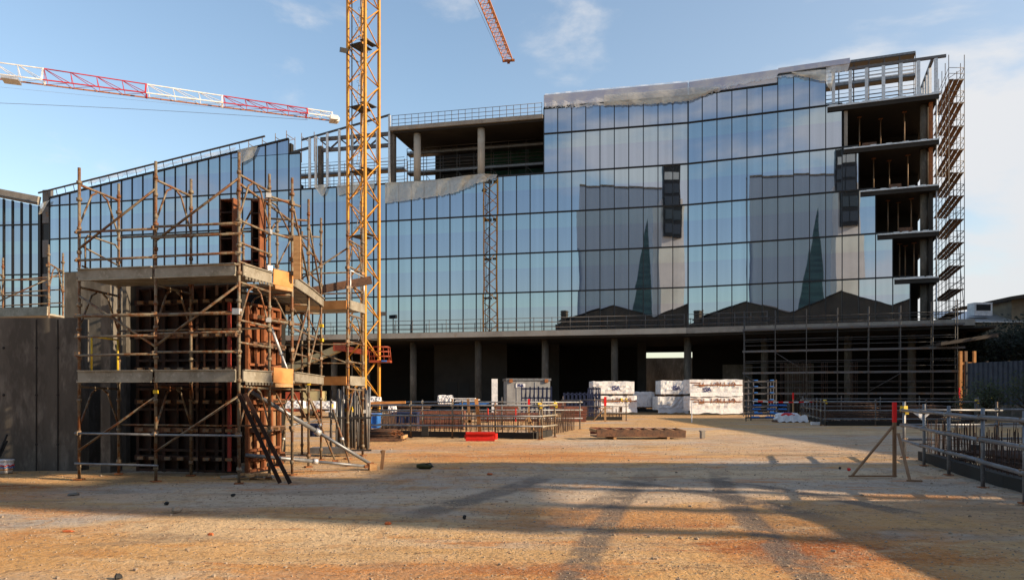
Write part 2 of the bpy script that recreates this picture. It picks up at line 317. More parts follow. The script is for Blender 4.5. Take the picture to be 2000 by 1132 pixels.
    base = mixc(mul(rng(nz(1.3, 8, .7, (1,3.4,1), .5), .60, .70), .7), base, (.22,.11,.05))
    base = mixc(mul(rng(nz(1.1, 6, .6, (.35,1,1), .3, .32), .54, .66), .45), base, (.20,.17,.14))  # scraped streaks
    base = mixc(mul(rng(nz(.7, 7, .68, (1,2.2,1), .4), .55, .68), .55), base, PA)  # pale crushed stone
    base = mixc(mul(rng(nz(6, 6, .7), .50, .70), .3), base, (.26,.18,.10)); base = mixc(mul(rng(nz(13, 5, .7), .52, .66), .35), base, (.62,.52,.38))
    # soft shadow stripes painted into the ground colour as curved bands
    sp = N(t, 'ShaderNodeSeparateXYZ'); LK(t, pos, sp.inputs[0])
    def shade_stripe(cx, cy, rad, w, amt, y0, y1):
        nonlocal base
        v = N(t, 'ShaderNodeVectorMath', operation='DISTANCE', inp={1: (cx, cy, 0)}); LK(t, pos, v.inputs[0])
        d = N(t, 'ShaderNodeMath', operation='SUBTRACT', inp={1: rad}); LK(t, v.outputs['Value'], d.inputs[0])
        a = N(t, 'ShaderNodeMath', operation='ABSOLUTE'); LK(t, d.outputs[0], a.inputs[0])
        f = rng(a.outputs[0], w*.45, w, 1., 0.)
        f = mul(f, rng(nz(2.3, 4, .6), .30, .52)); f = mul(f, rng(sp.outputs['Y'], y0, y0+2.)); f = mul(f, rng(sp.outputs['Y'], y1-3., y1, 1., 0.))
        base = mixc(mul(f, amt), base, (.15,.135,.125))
    shade_stripe(60.0, -4.0, 60.4, .24, .85, 4., 15.); shade_stripe(62.6, 1.0, 60.2, .26, .85, 4., 17.); shade_stripe(-34, 26, 36.3, .35, .75, 9., 17.); shade_stripe(-34, 26, 38.2, .35, .65, 9., 17.); shade_stripe(-6, 8, 10.2, .3, .85, 9., 16.); shade_stripe(-6, 8, 11.6, .3, .85, 9., 16.)
    dirt = mixc(mul(rng(nz(26, 4, .65), .56, .68), .6), base, (.19,.13,.08))                # specks
    dirt = mixc(mul(rng(nz(75, 2, .5), .58, .66), .5), dirt, (.56,.50,.42))
    LK(t, dirt, b.inputs['Base Color'])
    vo = N(t, 'ShaderNodeTexVoronoi', inp={'Scale': 38.0, 'Randomness': 1.0}); LK(t, pos, vo.inputs['Vector'])
    vs = N(t, 'ShaderNodeSeparateXYZ'); LK(t, vo.outputs['Color'], vs.inputs[0])
    vo2 = N(t, 'ShaderNodeTexVoronoi', inp={'Scale': 17.0, 'Randomness': 1.0}); LK(t, pos, vo2.inputs['Vector'])
    vs2 = N(t, 'ShaderNodeSeparateXYZ'); LK(t, vo2.outputs['Color'], vs2.inputs[0])
    gm_ = rng(nz(.6, 6, .65), .50, .70)
    dirt = mixc(mul(mul(rng(vs.outputs['X'], .55, .95), gm_), .75), dirt, (.78,.64,.45))
    dirt = mixc(mul(mul(rng(vs.outputs['Y'], .65, .95), gm_), .5), dirt, (.17,.12,.08))
    dirt = mixc(mul(rng(vs2.outputs['X'], .88, .98), .45), dirt, (.20,.13,.08))
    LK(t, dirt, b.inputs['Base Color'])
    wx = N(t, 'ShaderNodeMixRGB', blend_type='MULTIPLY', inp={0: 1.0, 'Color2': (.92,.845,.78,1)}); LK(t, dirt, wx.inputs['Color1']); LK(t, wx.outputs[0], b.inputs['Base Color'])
    vh = N(t, 'ShaderNodeMath', operation='MULTIPLY', inp={1: -1.1}); LK(t, mul(vo.outputs['Distance'], gm_), vh.inputs[0])
    vh2 = N(t, 'ShaderNodeMath', operation='MULTIPLY_ADD', inp={1: -.35}); LK(t, vo2.outputs['Distance'], vh2.inputs[0]); LK(t, vh.outputs[0], vh2.inputs[2])
    h1 = nz(7, 9, .72); h2 = nz(40, 5, .65)
    ah = N(t, 'ShaderNodeMath', operation='MULTIPLY_ADD', inp={1: .6}); LK(t, h2, ah.inputs[0]); LK(t, h1, ah.inputs[2])
    bp = N(t, 'ShaderNodeBump', inp={'Strength': 1.0, 'Distance': .045}); av = N(t, 'ShaderNodeMath', operation='ADD'); LK(t, ah.outputs[0], av.inputs[0]); LK(t, vh2.outputs[0], av.inputs[1]); LK(t, av.outputs[0], bp.inputs['Height']); LK(t, bp.outputs[0], b.inputs['Normal'])
    return m
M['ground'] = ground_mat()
# ------------------------------------------------------------------ ground
from mathutils import noise as mnoise
def ground_z(x, y):
    k = max(0., 1-max(0., y-16)/22)*max(0., 1-abs(x)/26)
    return k*(.035*mnoise.noise(Vector((x*.35, y*.35, 1)))+.016*mnoise.noise(Vector((x*1.7, y*1.7, 3))))-.006
def axis(dense0, dense1, n, lo, hi):
    a = [lo, lo*.4, lo*.12] ; a = [v for v in a if v < dense0-2]
    a += [dense0+(dense1-dense0)*i/n for i in range(n+1)]
    return a+[v for v in (hi*.04, hi*.12, hi*.4, hi) if v > dense1+2]
xs = axis(-16, 16, 150, -1500, 1500); ys = axis(4.0, 26, 150, -1500, 1500)
gm = MB(); nx = len(xs)
for y in ys:
    for x in xs: gm.v.append(Vector((x, y, ground_z(x, y))))
for j in range(len(ys)-1):
    for i in range(nx-1): gm.f.append((j*nx+i, j*nx+i+1, (j+1)*nx+i+1, (j+1)*nx+i))
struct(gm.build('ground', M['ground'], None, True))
# ------------------------------------------------------------------ main building under construction
FP = Vector((16.1, 70.35, 0)); UL = Vector((-.97448, .22448, 0)); UR = Vector((.93393, -.35746, 0))   # fold, left run, right run
NLf = Vector((-.22448, -.97448, 0)); NRf = Vector((-.35746, -.93393, 0))
def FL(s, z, d=0): p = FP+UL*s+NLf*d; return Vector((p.x, p.y, z))      # s metres left of the fold, d in front
def FR(s, z, d=0): p = FP+UR*s+NRf*d; return Vector((p.x, p.y, z))
PW = 1.3395; RW = 1.300
def sL(px):           # distance along left run seen at this pixel column
    r = (px-1000)/1500; return (FP.x-r*FP.y)/(r*UL.y-UL.x)
def sR(px):
    r = (px-1000)/1500; return (FP.x-r*FP.y)/(r*UR.y-UR.x)
BLD = thing('glass_building', 'long curved glass office building under construction with stepped unfinished ends', 'building', (16.1, 72, 0))
B = Parts(BLD)
ROWS = [7.75, 11.45, 15.2, 19.0, 22.75, 26.5]
nL = 52
def topL(k):          # panel column k (0 = at the fold) -> top height
    s = (k+.5)*PW; px = 1000+1500*FL(s,0).x/FL(s,0).y
    if px > 1064: return 28.95
    if px > 588: return 22.75
    if px > 565: return 26.5
    t = (px-93)/(565-93); return None if t < 0 else ('slope', )
def slopez(s):
    p = FL(s, 0); px = 1000+1500*p.x/p.y; X0 = -52.1; X1 = -23.05
    return 23.6+(28.05-23.6)*(p.x-X0)/(X1-X0)
panels = []   # (nearness, MB)
def panel(f, s0, s1, z0, z1a, z1b, flip):
    g = .03
    a, b_ = (s0+g, s1-g)
    tl = random.uniform(-.0012, .0012); tv = random.uniform(-.003, .003)
    q = [f(a, z0+g, tl), f(b_, z0+g, -tl), f(b_, z1b-g, -tl+tv), f(a, z1a-g, tl+tv)]
    dn = (NLf if f is FL else NRf)*-.03
    mb = MB(); pts = q if not flip else [q[1], q[0], q[3], q[2]]
    mb.hexa([pts[0], pts[1], pts[1]+dn, pts[0]+dn, pts[3], pts[2], pts[2]+dn, pts[3]+dn])
    panels.append((q[0].y, mb))
def mull(f, s, z0, z1):
    B.add('mullion', MB().beam(f(s, z0, .02), f(s, z1, .02), .075, .15, NLf if f is FL else NRf), M['mull'])
colL = {}
for k in range(nL):
    t = topL(k)
    if t is None: break
    s0, s1 = k*PW, (k+1)*PW
    ta, tb = (slopez(s0), slopez(s1)) if isinstance(t, tuple) else (t, t)
    colL[k] = (ta, tb)
    for i, z0 in enumerate(ROWS):
        if z0 >= min(ta, tb)-.4: break
        z1 = ROWS[i+1] if i+1 < len(ROWS) else 99
        a, b_ = min(z1, ta), min(z1, tb)
        if z1 < 99 and min(ta, tb)-z1 < .4: a, b_ = ta, tb
        panel(FL, s0, s1, z0, a, b_, True)
        if z1 >= ta or b_ == tb and a == ta: break
kmax = max(colL)+1
for k in range(kmax+1):
    z1 = max([colL[j][0 if j == k else 1] for j in (k-1, k) if j in colL])
    mull(FL, k*PW, 7.72, z1)
topR = lambda k: 28.95 if k < 6 else 29.7 if k < 9 else 26.5 if k < 10 else 22.75 if k < 11 else 19.0 if k < 12 else 15.2 if k < 13 else 11.45
for k in range(14):
    t = topR(k)
    for i, z0 in enumerate(ROWS):
        if z0 >= t-.4: break
        z1 = min(ROWS[i+1] if i+1 < len(ROWS) else 99, t)
        panel(FR, k*RW, (k+1)*RW, z0, z1, z1, False)
    mull(FR, k*RW if k else .05, 7.72, max(t, topR(max(0, k-1))))
mull(FR, 14*RW, 7.72, 11.45)
# transoms (floor lines)
kL = {7.72: kmax, 11.45: kmax, 15.2: kmax, 19.0: kmax, 22.75: kmax}
for z, n in kL.items(): B.add('transom', MB().beam(FL(0, z, .04), FL(n*PW, z, .04), .17, .11), M['mull'])
B.add('transom', MB().beam(FL(0, 26.5, .04), FL(10*PW, 26.5, .04), .17, .11), M['mull'])
B.add('transom', MB().beam(FL(0, 28.95, .04), FL(10*PW, 28.95, .04), .17, .14), M['mull'])
k565 = [k for k in colL if colL[k][0] != colL[k][1]]
B.add('transom', MB().beam(FL(min(k565)*PW, 26.5, .04), FL((min(k565)-1)*PW, 26.5, .04), .17, .11), M['mull'])
B.add('transom', MB().beam(FL(min(k565)*PW, slopez(min(k565)*PW), .04), FL(kmax*PW, slopez(kmax*PW), .04), .2, .16), M['mull'])
for z, n in ((7.72,14),(11.45,14),(15.2,13),(19.0,12),(22.75,11),(26.5,10),(28.95,6)):
    B.add('transom', MB().beam(FR(0, z, .04), FR(n*RW, z, .04), .17, .11), M['mull'])
B.add('transom', MB().beam(FR(6*RW, 29.7, .04), FR(9*RW, 29.7, .04), .17, .12), M['mull'])
# stepped right edge return strips
for k, z0, z1 in ((9,26.5,29.7),(10,22.75,26.5),(11,19.0,22.75),(12,15.2,19.0),(13,11.45,15.2)):
    mull(FR, k*RW, z0, z1)
panels.sort(key=lambda t: t[0])
for y, mb in panels[:98]: mb.build('glass_panel', M['glass'], BLD)
rest = MB()
for y, mb in panels[98:]: rest.add(mb)
rest.build('glass_panel', M['glass'], BLD, kind='stuff')
# backing wall close behind the glass, so no light comes through
def slabL(s0, s1, z0, z1, d0, d1): return [FL(s0,z0,d0),FL(s0,z0,d1),FL(s1,z0,d1),FL(s1,z0,d0),FL(s0,z1,d0),FL(s0,z1,d1),FL(s1,z1,d1),FL(s1,z1,d0)]
def slabR(s0, s1, z0, z1, d0, d1): return [FR(s0,z0,d1),FR(s0,z0,d0),FR(s1,z0,d0),FR(s1,z0,d1),FR(s0,z1,d1),FR(s0,z1,d0),FR(s1,z1,d0),FR(s1,z1,d1)]
sO0, sO1 = 10*PW, sL(762)          # opening in the middle
s588 = (min(k565)-1)*PW
core = MB()
core.hexa(slabL(0, kmax*PW, 7.2, 22.6, -.4, -1.0)); core.hexa(slabL(0, sO0-.1, 22.6, 28.6, -.4, -1.0))
core.hexa(slabL(s588+.2, kmax*PW, 22.6, 23.4, -.4, -1.0))
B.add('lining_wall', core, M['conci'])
cr_ = MB(); zz = [(0,9,29.2),(9,10,26.2),(10,11,22.5),(11,12,18.8),(12,13,15.0),(13,14,11.2)]
for a, b_, z in zz: cr_.hexa(slabR(a*RW+(.02 if a else .1), b_*RW-.06, 7.2, z, -.4, -.9))
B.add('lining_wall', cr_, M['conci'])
sl = MB(); i0 = min(k565); sp = [FL(i0*PW,23.4,-.4), FL(kmax*PW,23.4,-.4), FL(kmax*PW, slopez(kmax*PW)-.3,-.4), FL(i0*PW, slopez(i0*PW)-.3,-.4)]
sl.extrude(sp, NLf*-.6); B.add('lining_wall', sl, M['conci'])
# podium slab with its edge standing out in front of the glass
pod = MB().hexa(slabL(0, 72, 7.08, 7.58, 2.2, -.3)); B.add('podium_slab', pod, M['concp'])
podr = MB().hexa(slabR(.0, 22.5, 7.08, 7.58, 2.2, -.3)); B.add('podium_slab', podr, M['concl'])
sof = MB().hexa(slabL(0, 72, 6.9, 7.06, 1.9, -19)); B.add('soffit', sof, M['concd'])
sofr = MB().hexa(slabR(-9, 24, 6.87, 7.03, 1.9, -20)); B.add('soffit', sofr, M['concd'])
# undercroft: columns, walls
def col(p, z0, z1, r, m='conc'): B.add('column', MB().tube((p.x,p.y,z0), (p.x,p.y,z1), r, 18), M[m], True)
for px in (806, 933, 1064, 1200, 1343): col(FL(sL(px), 0, -.2), -.1, 6.95, .33)
for px in (1490, 1660, 1790): col(FR(sR(px), 0, -3), -.1, 6.95, .33)
for px in (640, 705): col(FL(sL(px), 0, -1.5), -.1, 6.95, .33)
bw = MB(); dB = -13.0
def wallL(s0, s1, z0, z1, d, th=.3): bw.hexa(slabL(s0, s1, z0, z1, d, d-th))
xo0, xo1 = sL(1262)-1.6, sL(1350)-1.6        # see-through opening at the back (behind px 1258..1350)
pO = FL(0, 0, dB)
def sB(px, d):
    r = (px-1000)/1500; F = FP+NLf*d; return (F.x-r*F.y)/(r*UL.y-UL.x)
a0, a1 = sB(1352, dB), sB(1260, dB)
wallL(-7, a0, -.1, 6.9, dB); wallL(a0, a1, 6.25, 6.9, dB); wallL(a1, 72, -.1, 6.9, dB)
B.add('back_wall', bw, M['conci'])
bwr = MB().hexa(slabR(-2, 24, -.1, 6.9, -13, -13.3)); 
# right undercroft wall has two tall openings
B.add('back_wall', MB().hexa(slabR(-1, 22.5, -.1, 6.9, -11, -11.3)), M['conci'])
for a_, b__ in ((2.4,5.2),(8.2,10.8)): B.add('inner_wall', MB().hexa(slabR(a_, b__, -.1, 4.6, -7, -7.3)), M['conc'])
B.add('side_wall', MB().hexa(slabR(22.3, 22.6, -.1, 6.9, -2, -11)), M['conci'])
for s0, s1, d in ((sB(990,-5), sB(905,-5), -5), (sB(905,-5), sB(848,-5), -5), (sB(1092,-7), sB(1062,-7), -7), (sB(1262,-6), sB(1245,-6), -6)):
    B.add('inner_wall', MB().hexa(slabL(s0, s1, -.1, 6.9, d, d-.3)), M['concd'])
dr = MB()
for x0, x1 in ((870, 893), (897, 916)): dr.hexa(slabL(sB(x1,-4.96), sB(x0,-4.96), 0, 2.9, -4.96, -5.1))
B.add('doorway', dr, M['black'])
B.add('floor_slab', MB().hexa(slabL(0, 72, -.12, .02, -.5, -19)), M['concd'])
# centre opening in the upper storey: roof slab, round columns, floor, rear wall
B.add('roof_slab', MB().hexa(slabL(sO0+.08, sO1, 27.95, 28.35, .25, -7)), M['concl'])
B.add('soffit', MB().hexa(slabL(sO0+.1, sO1-.3, 27.75, 27.94, 0, -6.8)), M['concd'])
B.add('floor_slab', MB().hexa(slabL(sO0, s588, 22.2, 22.62, -.45, -9)), M['concd'])
for px in (810, 936): col(FL(sL(px), 0, -.75), 22.6, 27.8, .36, 'concp')
B.add('rear_wall', MB().hexa(slabL(sO0-.2, sB(850,-8), 22.6, 27.9, -8, -8.3)), M['conci'])
B.add('rear_wall', MB().hexa(slabL(sB(850,-8), sB(775,-8), 22.6, 24.1, -8, -8.3)), M['conci'])
B.add('netting', MB().hexa(slabL(sO0, sB(935,-6.6), 24.6, 27.4, -6.6, -6.64)), M['green'])
B.add('side_wall', MB().hexa(slabL(sO0-.3, sO0+.04, 22.75, 28.6, -.42, -8)), M['concd'])
# steel frame left of the opening
def stp(px, z0, z1, w=.22, d=-.1, m='galvl'):
    p = FL(sL(px), z0, d); B.add('steel_post', MB().beam(p, (p.x, p.y, z1), w, w*1.2, NLf), M[m])
rz = lambda px: 28.0+(29.6-28.0)*(px-606)/(760-606)
for px in (604, 616, 638.5, 662, 687, 711, 736, 760): stp(px, 22.75, rz(px), .2)
stp(622, 22.6, rz(622)-1.0, .42, -.5, 'conc'); stp(764.5, 22.6, 28.0, .45, -.5, 'conc')
B.add('steel_beam', MB().beam(FL(sL(588), 27.85, -.1), FL(sL(761), 29.65, -.1), .14, .18), M['dsteel'])
B.add('steel_beam', MB().beam(FL(sL(567), 26.6, -.1), FL(sL(604), 27.0, -.1), .14, .25), M['dsteel'])
for zc in (27.9, 26.75): B.add('steel_beam', MB().beam(FL(sL(622), zc, -.5), FL(sL(760), zc-.0, -.5), .25, .36), M['galvd'])
n = 7
for i in range(n):
    a = lerp(sL(622), sL(760), i/n); b_ = lerp(sL(622), sL(760), (i+1)/n)
    B.add('truss_web', MB().beam(FL(a, 26.9 if i % 2 else 27.75, -.5), FL(b_, 27.75 if i % 2 else 26.9, -.5), .14, .14), M['galvd'])
# right end: open floors, columns, end walls
EL = sR(1838)-.2; E0 = [9, 10, 11, 12, 13]
for z, k in ((26.25,9.1),(22.5,10.1),(18.75,11.1),(15.0,12.1),(11.2,13.1)):
    B.add('floor_slab', MB().hexa(slabR(k*RW, EL, z-.34, z, .10, -12)), M['conci'])
    B.add('slab_edge', MB().hexa(slabR(k*RW, EL+.05, z-.345, z+.005, .16, .10)), M['concd'])
    B.add('slab_edge', MB().beam(FR(k*RW, z+.06, .2), FR(EL, z+.06, .2), .1, .12), M['galvl'])
    for j in range(5):
        s = lerp(k*RW+.4, EL-.3, (j+random.uniform(.1,.5))/5); B.add('bracket', MB().box(FR(s, z+.14, -.05), (.45,.3,.14), -.365), M['galvl'])
zl = [7.58, 11.2, 15.0, 18.75, 22.5, 26.25]
for a, b_ in zip(zl, zl[1:]):
    p = FR(sR(1809), 0, -1.2); col(p, a, b_-.34, .31, 'conc')
    q = FR(EL-.45, 0, -.8); B.add('wall_pier', MB().beam((q.x,q.y,a), (q.x,q.y,b_-.34), .28, .5, NRf), M['rust'] if a > 15 else M['concd'])
    q = FR(EL-.12, 0, .0); B.add('downpipe', MB().tube((q.x,q.y,a), (q.x,q.y,b_-.34), .05, 8), M['galvl'], True)
    B.add('rear_wall', MB().hexa(slabR(8.4, EL-.4, a, b_-.36, -9, -9.3)), M['conci'])
    B.add('upstand', MB().hexa(slabR(9.5, EL-1, a, a+.5, -6, -6.2)), M['deckw'])
q = FR(10*RW+.25, 0, -.3); B.add('column', MB().beam((q.x,q.y,22.5), (q.x,q.y,25.9), .3, .3), M['concl'])
for z in (22.9, 19.2): 
    q = FR(sR(1682 if z > 22 else 1775), z, -2.5); B.add('site_box', MB().box(q, (.5,.3,.3)), M['white'])
p0 = FR(13.3, 11.4, -2.0)
gb = MB()
for i in range(9): gb.tube(FR(13.0+i*.42, 11.25, -2), FR(13.0+i*.42, 13.2, -2), .02, 4)
for i in range(6): gb.tube(FR(13.0, 11.4+i*.33, -2), FR(16.6, 11.4+i*.33, -2), .02, 4)
B.add('mesh_guard', gb, M['galvd'])
# roof frame over the right end
TE = Vector((.35746, .93393, 0))
for px in (1628, 1661, 1693, 1726, 1760, 1794.5, 1829):
    p = FR(sR(px), 26.25, -.25); B.add('roof_post', MB().beam(p, (p.x,p.y,29.35), .26, .2, NRf), M['galvl'])
    B.add('bracket', MB().box(FR(sR(px), 26.4, -.1), (.7,.5,.16), -.365), M['galvl'])
B.add('roof_beam', MB().beam(FR(sR(1622), 29.45, -.25), FR(EL+.6, 29.45, -.25), .22, .22), M['galvd'])
for i in range(1, 5):
    p = FR(EL-.4, 26.25, -.25)+TE*i*1.5; B.add('roof_post', MB().beam(p, (p.x,p.y,29.2), .24, .2), M['galvl'])
p = FR(EL-.4, 29.3, -.25); B.add('roof_beam', MB().beam(p, p+TE*7, .2, .22), M['galvd'])
# sloping roof edge on the left with a rail along it
sA, sZ = sL(470), kmax*PW
B.add('roof_edge_rail', MB().tube(FL(sA-3, slopez(sA-3)+.75, .3), FL(sZ+1.2, slopez(sZ)+.55, .3), .1, 6), M['dsteel'])
for i in range(22):
    s = lerp(sA, sZ, i/21); B.add('roof_edge_rail', MB().beam(FL(s, slopez(s), .1), FL(s, slopez(s)+.7, .3), .05, .05), M['dsteel'])
# left corner reveal with grey spandrels and dark openings
for i, z0 in enumerate(ROWS[:5]):
    z1 = (ROWS+[99])[i+1]; z1 = min(z1, 23.2)
    B.add('corner_spandrel', MB().hexa(slabL(kmax*PW+.05, kmax*PW+1.15, z0+1.9, z1, -.2, -.6)), M['galvd'])
    B.add('corner_opening', MB().hexa(slabL(kmax*PW+.35, kmax*PW+1.1, z0, z0+1.9, -.3, -.6)), M['mull'])
B.done()
# parapet box along the roof, wrapped film is separate
par = MB().hexa(slabL(.0, 10*PW, 29.1, 30.2, .05, -.8)); B.add('parapet', par, M['membr'])
B.add('parapet', MB().hexa(slabR(.1, sR(1520), 29.05, 30.2, .05, -.8)), M['membr'])
B.add('parapet', MB().hexa(slabR(sR(1520), sR(1660), 29.85, 30.3, .05, -.8)), M['membr'])
# ------------------------------------------------------------------ left wing
WG = thing('glass_wing', 'separate glass wing with narrow panes at the far left edge', 'building', (-55, 88, 0))
w = Parts(WG); wa = Vector((-53.3, 86.6, 0)); wd = Vector((-1, .12, 0)).normalized()
def WP(s, z, d=0): p = wa+wd*s+Vector((-.12,-1,0))*d; return Vector((p.x,p.y,z))
topw = lambda s: 22.9+.21*s
for k in range(14):
    s0, s1 = k*1.09, (k+1)*1.09; zs = [7.75,11.45,15.2,18.4,20.85,99]
    for i in range(5):
        a = min(zs[i+1], topw(s0)); b_ = min(zs[i+1], topw(s1)); z0 = zs[i]
        if i in (3,): continue
        z0 = 15.2 if i == 99 else z0
        q = [WP(s1-.03, z0+.03), WP(s0+.03, z0+.03), WP(s0+.03, a-.03), WP(s1-.03, b_-.03)]
        if i == 2:
            q[2] = WP(s0+.03, 20.8); q[3] = WP(s1-.03, 20.8)
        w.add('glass_panel', MB().extrude(q, Vector((0,.03,0))), M['glass'])
    w.add('mullion', MB().beam(WP(s0, 7.7, .03), WP(s0, topw(s0), .03), .16, .2, (0,-1,0)), M['mull'])
for z in (7.72, 11.45, 15.2, 20.83): w.add('transom', MB().beam(WP(0, z, .05), WP(15.3, z, .05), .2, .12), M['mull'])
w.add('lining_wall', MB().hexa([WP(0,7,-.4),WP(15.3,7,-.4),WP(15.3,7,-1),WP(0,7,-1),WP(0,topw(0)-.2,-.4),WP(15.3,topw(15.3)-.2,-.4),WP(15.3,topw(15.3)-.2,-1),WP(0,topw(0)-.2,-1)]), M['conci'])
w.add('parapet', MB().beam(WP(0, topw(0)+.55, .05), WP(15.3, topw(15.3)+.55, .05), .5, .95), M['concl'])
w.add('roof_edge_rail', MB().beam(WP(0, topw(0)+.25, .35), WP(15.3, topw(15.3)+.25, .35), .2, .14), M['dsteel'])
w.add('base_wall', MB().hexa([WP(0,-.1,0),WP(15.3,-.1,0),WP(15.3,-.1,-1),WP(0,-.1,-1),WP(0,7,0),WP(15.3,7,0),WP(15.3,7,-1),WP(0,7,-1)]), M['concd'])
w.done()
# ------------------------------------------------------------------ lattice members
def lattice_mast(Pt, sec, c, a, z0, z1, rot, rc, rb, mc, mb_, step, name='chord'):
    cs = []
    for k in range(4):
        t = rot+math.pi/2*k+math.pi/4; cs.append(Vector((c.x+a*.7071*math.cos(t), c.y+a*.7071*math.sin(t), 0)))
    for p in cs: Pt.add('chord', MB().beam((p.x,p.y,z0), (p.x,p.y,z1), rc*2, rc*2, (math.cos(rot),math.sin(rot),0)), mc)
    n = int((z1-z0)/step)
    for i in range(n):
        za, zb = z0+i*step, z0+(i+1)*step
        for k in range(4):
            p, q = cs[k], cs[(k+1) % 4]
            f = (i+k) % 2
            Pt.add('brace', MB().tube((p.x,p.y,za if f else zb), (q.x,q.y,zb if f else za), rb, 5), mb_, True)
    return cs
# yellow tower crane: mast in front of the building, jib reaching away over the roof
CR = thing('tower_crane', 'yellow lattice tower crane standing in front of the glass building', 'tower crane', (-11.1, 57.3, 0))
c = Parts(CR, 98); cc = Vector((-11.08, 57.3, 0)); mrot = math.atan2(-.76, 1.41)
cs = lattice_mast(c, None, cc, 1.62, 0, 52, mrot, .09, .05, M['yellow'], M['yellow'], 1.45)
c.add('base', MB().box((cc.x, cc.y, .15), (3.6,3.6,.5), mrot), M['conc'])
for i, z in enumerate((5.6, 13.4, 18.2, 23.0, 27.6, 32.2, 37, 42, 47)):
    mb = MB()
    mb.box((cc.x-.25, cc.y+.2, z), (1.0,1.45,.05), mrot); mb.box((cc.x+.45, cc.y-.35, z+.1), (.5,1.4,.04), mrot)
    c.add('landing', mb, M['dsteel'])
lad = MB(); lx = Vector((cc.x-.28, cc.y+.1, 0))
for z0 in [i*4.7 for i in range(11)]:
    a = Vector((lx.x-.25, lx.y, z0)); b_ = Vector((lx.x+.35, lx.y+.1, z0+4.6)); sd = Vector((.25, .25, 0))
    lad.tube(a, b_, .025, 4); lad.tube(a+sd, b_+sd, .025, 4)
    for k in range(15): lad.tube(lerp(a, b_, k/15), lerp(a, b_, k/15)+sd, .014, 4)
    for k in range(6):
        o = lerp(a, b_, k/6)+sd*.5; lad.path([o+Vector((.35*math.cos(t), -.35*math.sin(t), 0)) for t in [j*math.pi/4 for j in range(-1,6)]], .012, 3)
c.add('ladder', lad, M['galvd'])
c.add('power_cable', MB().tube((cs[2].x+.3, cs[2].y, 0), (cs[2].x+.3, cs[2].y, 52), .045, 5), M['black'])
fl = MB(); fp = P(672, 100, 56.5); fl.tube(P(700, 122, 57), fp, .05, 5); fl.box(fp+Vector((0,0,.05)), (.55,.4,.34), .5, Matrix.Rotation(.5,3,'Z')@Matrix.Rotation(.4,3,'X'))
c.add('floodlight', fl, M['dsteel'])
for pxl, pyl in ((700,470),): pass
mz = 52.6
c.add('slewing_ring', MB().tube((cc.x,cc.y,51.8), (cc.x,cc.y,53), 1.1, 14), M['dsteel'])
cab = MB().box((cc.x+1.5, cc.y+.6, 53.2), (1.3,1.7,2.0), .2); c.add('cab', cab, M['white'])
jt = Vector((-.55, 119, 53.3)); jd = (Vector((jt.x, jt.y, 0))-cc).normalized(); js = Vector((jd.y, -jd.x, 0)); JL = (Vector((jt.x,jt.y,0))-cc).length
jz = 53.3; n = 46
def JP(t, side, up): p = cc+jd*t+js*side; return Vector((p.x, p.y, jz+up))
jh = lambda t: 2.2-1.2*t/JL
jw = .72
c.add('jib_chord', MB().beam(JP(-14, jw, 0), JP(JL, jw, 0), .13, .13), M['orangej']); c.add('jib_chord', MB().beam(JP(-14, -jw, 0), JP(JL, -jw, 0), .13, .13), M['orangej'])
c.add('jib_chord', MB().beam(JP(0, 0, jh(0)), JP(JL, 0, jh(JL)), .12, .12), M['orangej'])
for i in range(n):
    t0, t1 = JL*i/n, JL*(i+1)/n; mid_ = (t0+t1)/2
    for sd in (-jw, jw):
        c.add('jib_brace', MB().tube(JP(t0, sd, 0), JP(mid_, 0, jh(mid_)), .04, 4).tube(JP(mid_, 0, jh(mid_)), JP(t1, sd, 0), .04, 4), M['orangej'])
    c.add('jib_brace', MB().tube(JP(t0, -jw, 0), JP(t0, jw, 0), .045, 4).tube(JP(t0, -jw, 0), JP(t1, jw, 0), .03, 4), M['orangej'] if i % 6 else M['formo'])
c.add('jib_end', MB().box(JP(JL+.1, 0, .1), (1.9,.35,.3), math.atan2(js.y, js.x)).tube(JP(JL+.1,-.2,-.2), JP(JL+.1,.2,-.2), .2, 8), M['formo'])
c.add('counterweight', MB().box(JP(-13, 0, .4), (2.2,2.0,1.6), math.atan2(jd.y, jd.x)), M['conc'])
c.add('tower_head', MB().beam(JP(0,0,0), JP(.5,0,6), .5, .5).tube(JP(.5,0,6), JP(40,0,jh(40)), .04, 5).tube(JP(.5,0,6), JP(-13,0,0), .05, 5), M['yellow'])
c.add('hoist_rope', MB().tube(JP(2,-jw-.9,-.3), JP(JL-3,-jw-.1,-.4), .018, 4), M['black'])
c.done()
# red and white crane whose jib comes in from the left
KJ = 34.0
tipJ = Vector((-.2335*2.783*KJ, 2.783*KJ, 1.6+KJ)); inJ = Vector((-1.611*KJ, 2.4155*KJ, 1.6+KJ)); jd2 = (tipJ-inJ).normalized(); js2 = Vector((jd2.y, -jd2.x, 0))
mast2 = inJ-jd2*26
RC = thing('tower_crane', 'red and white banded crane jib reaching in from the left above the roof', 'tower crane', (mast2.x, mast2.y, 0))
c = Parts(RC, 98); mc = Vector((mast2.x, mast2.y, 0))
lattice_mast(c, None, mc, 1.7, 0, KJ+1, .3, .09, .05, M['redj'], M['redj'], 1.8)
LJ = (tipJ-mast2).length
def JQ(t, side, up): p = mast2+jd2*t+js2*side; return Vector((p.x, p.y, p.z+up))
jh2 = lambda t: 1.72-.95*max(0, t-20)/(LJ-20)
def tpx(px):   # jib coordinate whose projection is px
    r = (px-1000)/1500; return (r*mast2.y-mast2.x)/(jd2.x-r*jd2.y)
bounds = [-12, tpx(86), tpx(287), tpx(436), tpx(601), LJ]
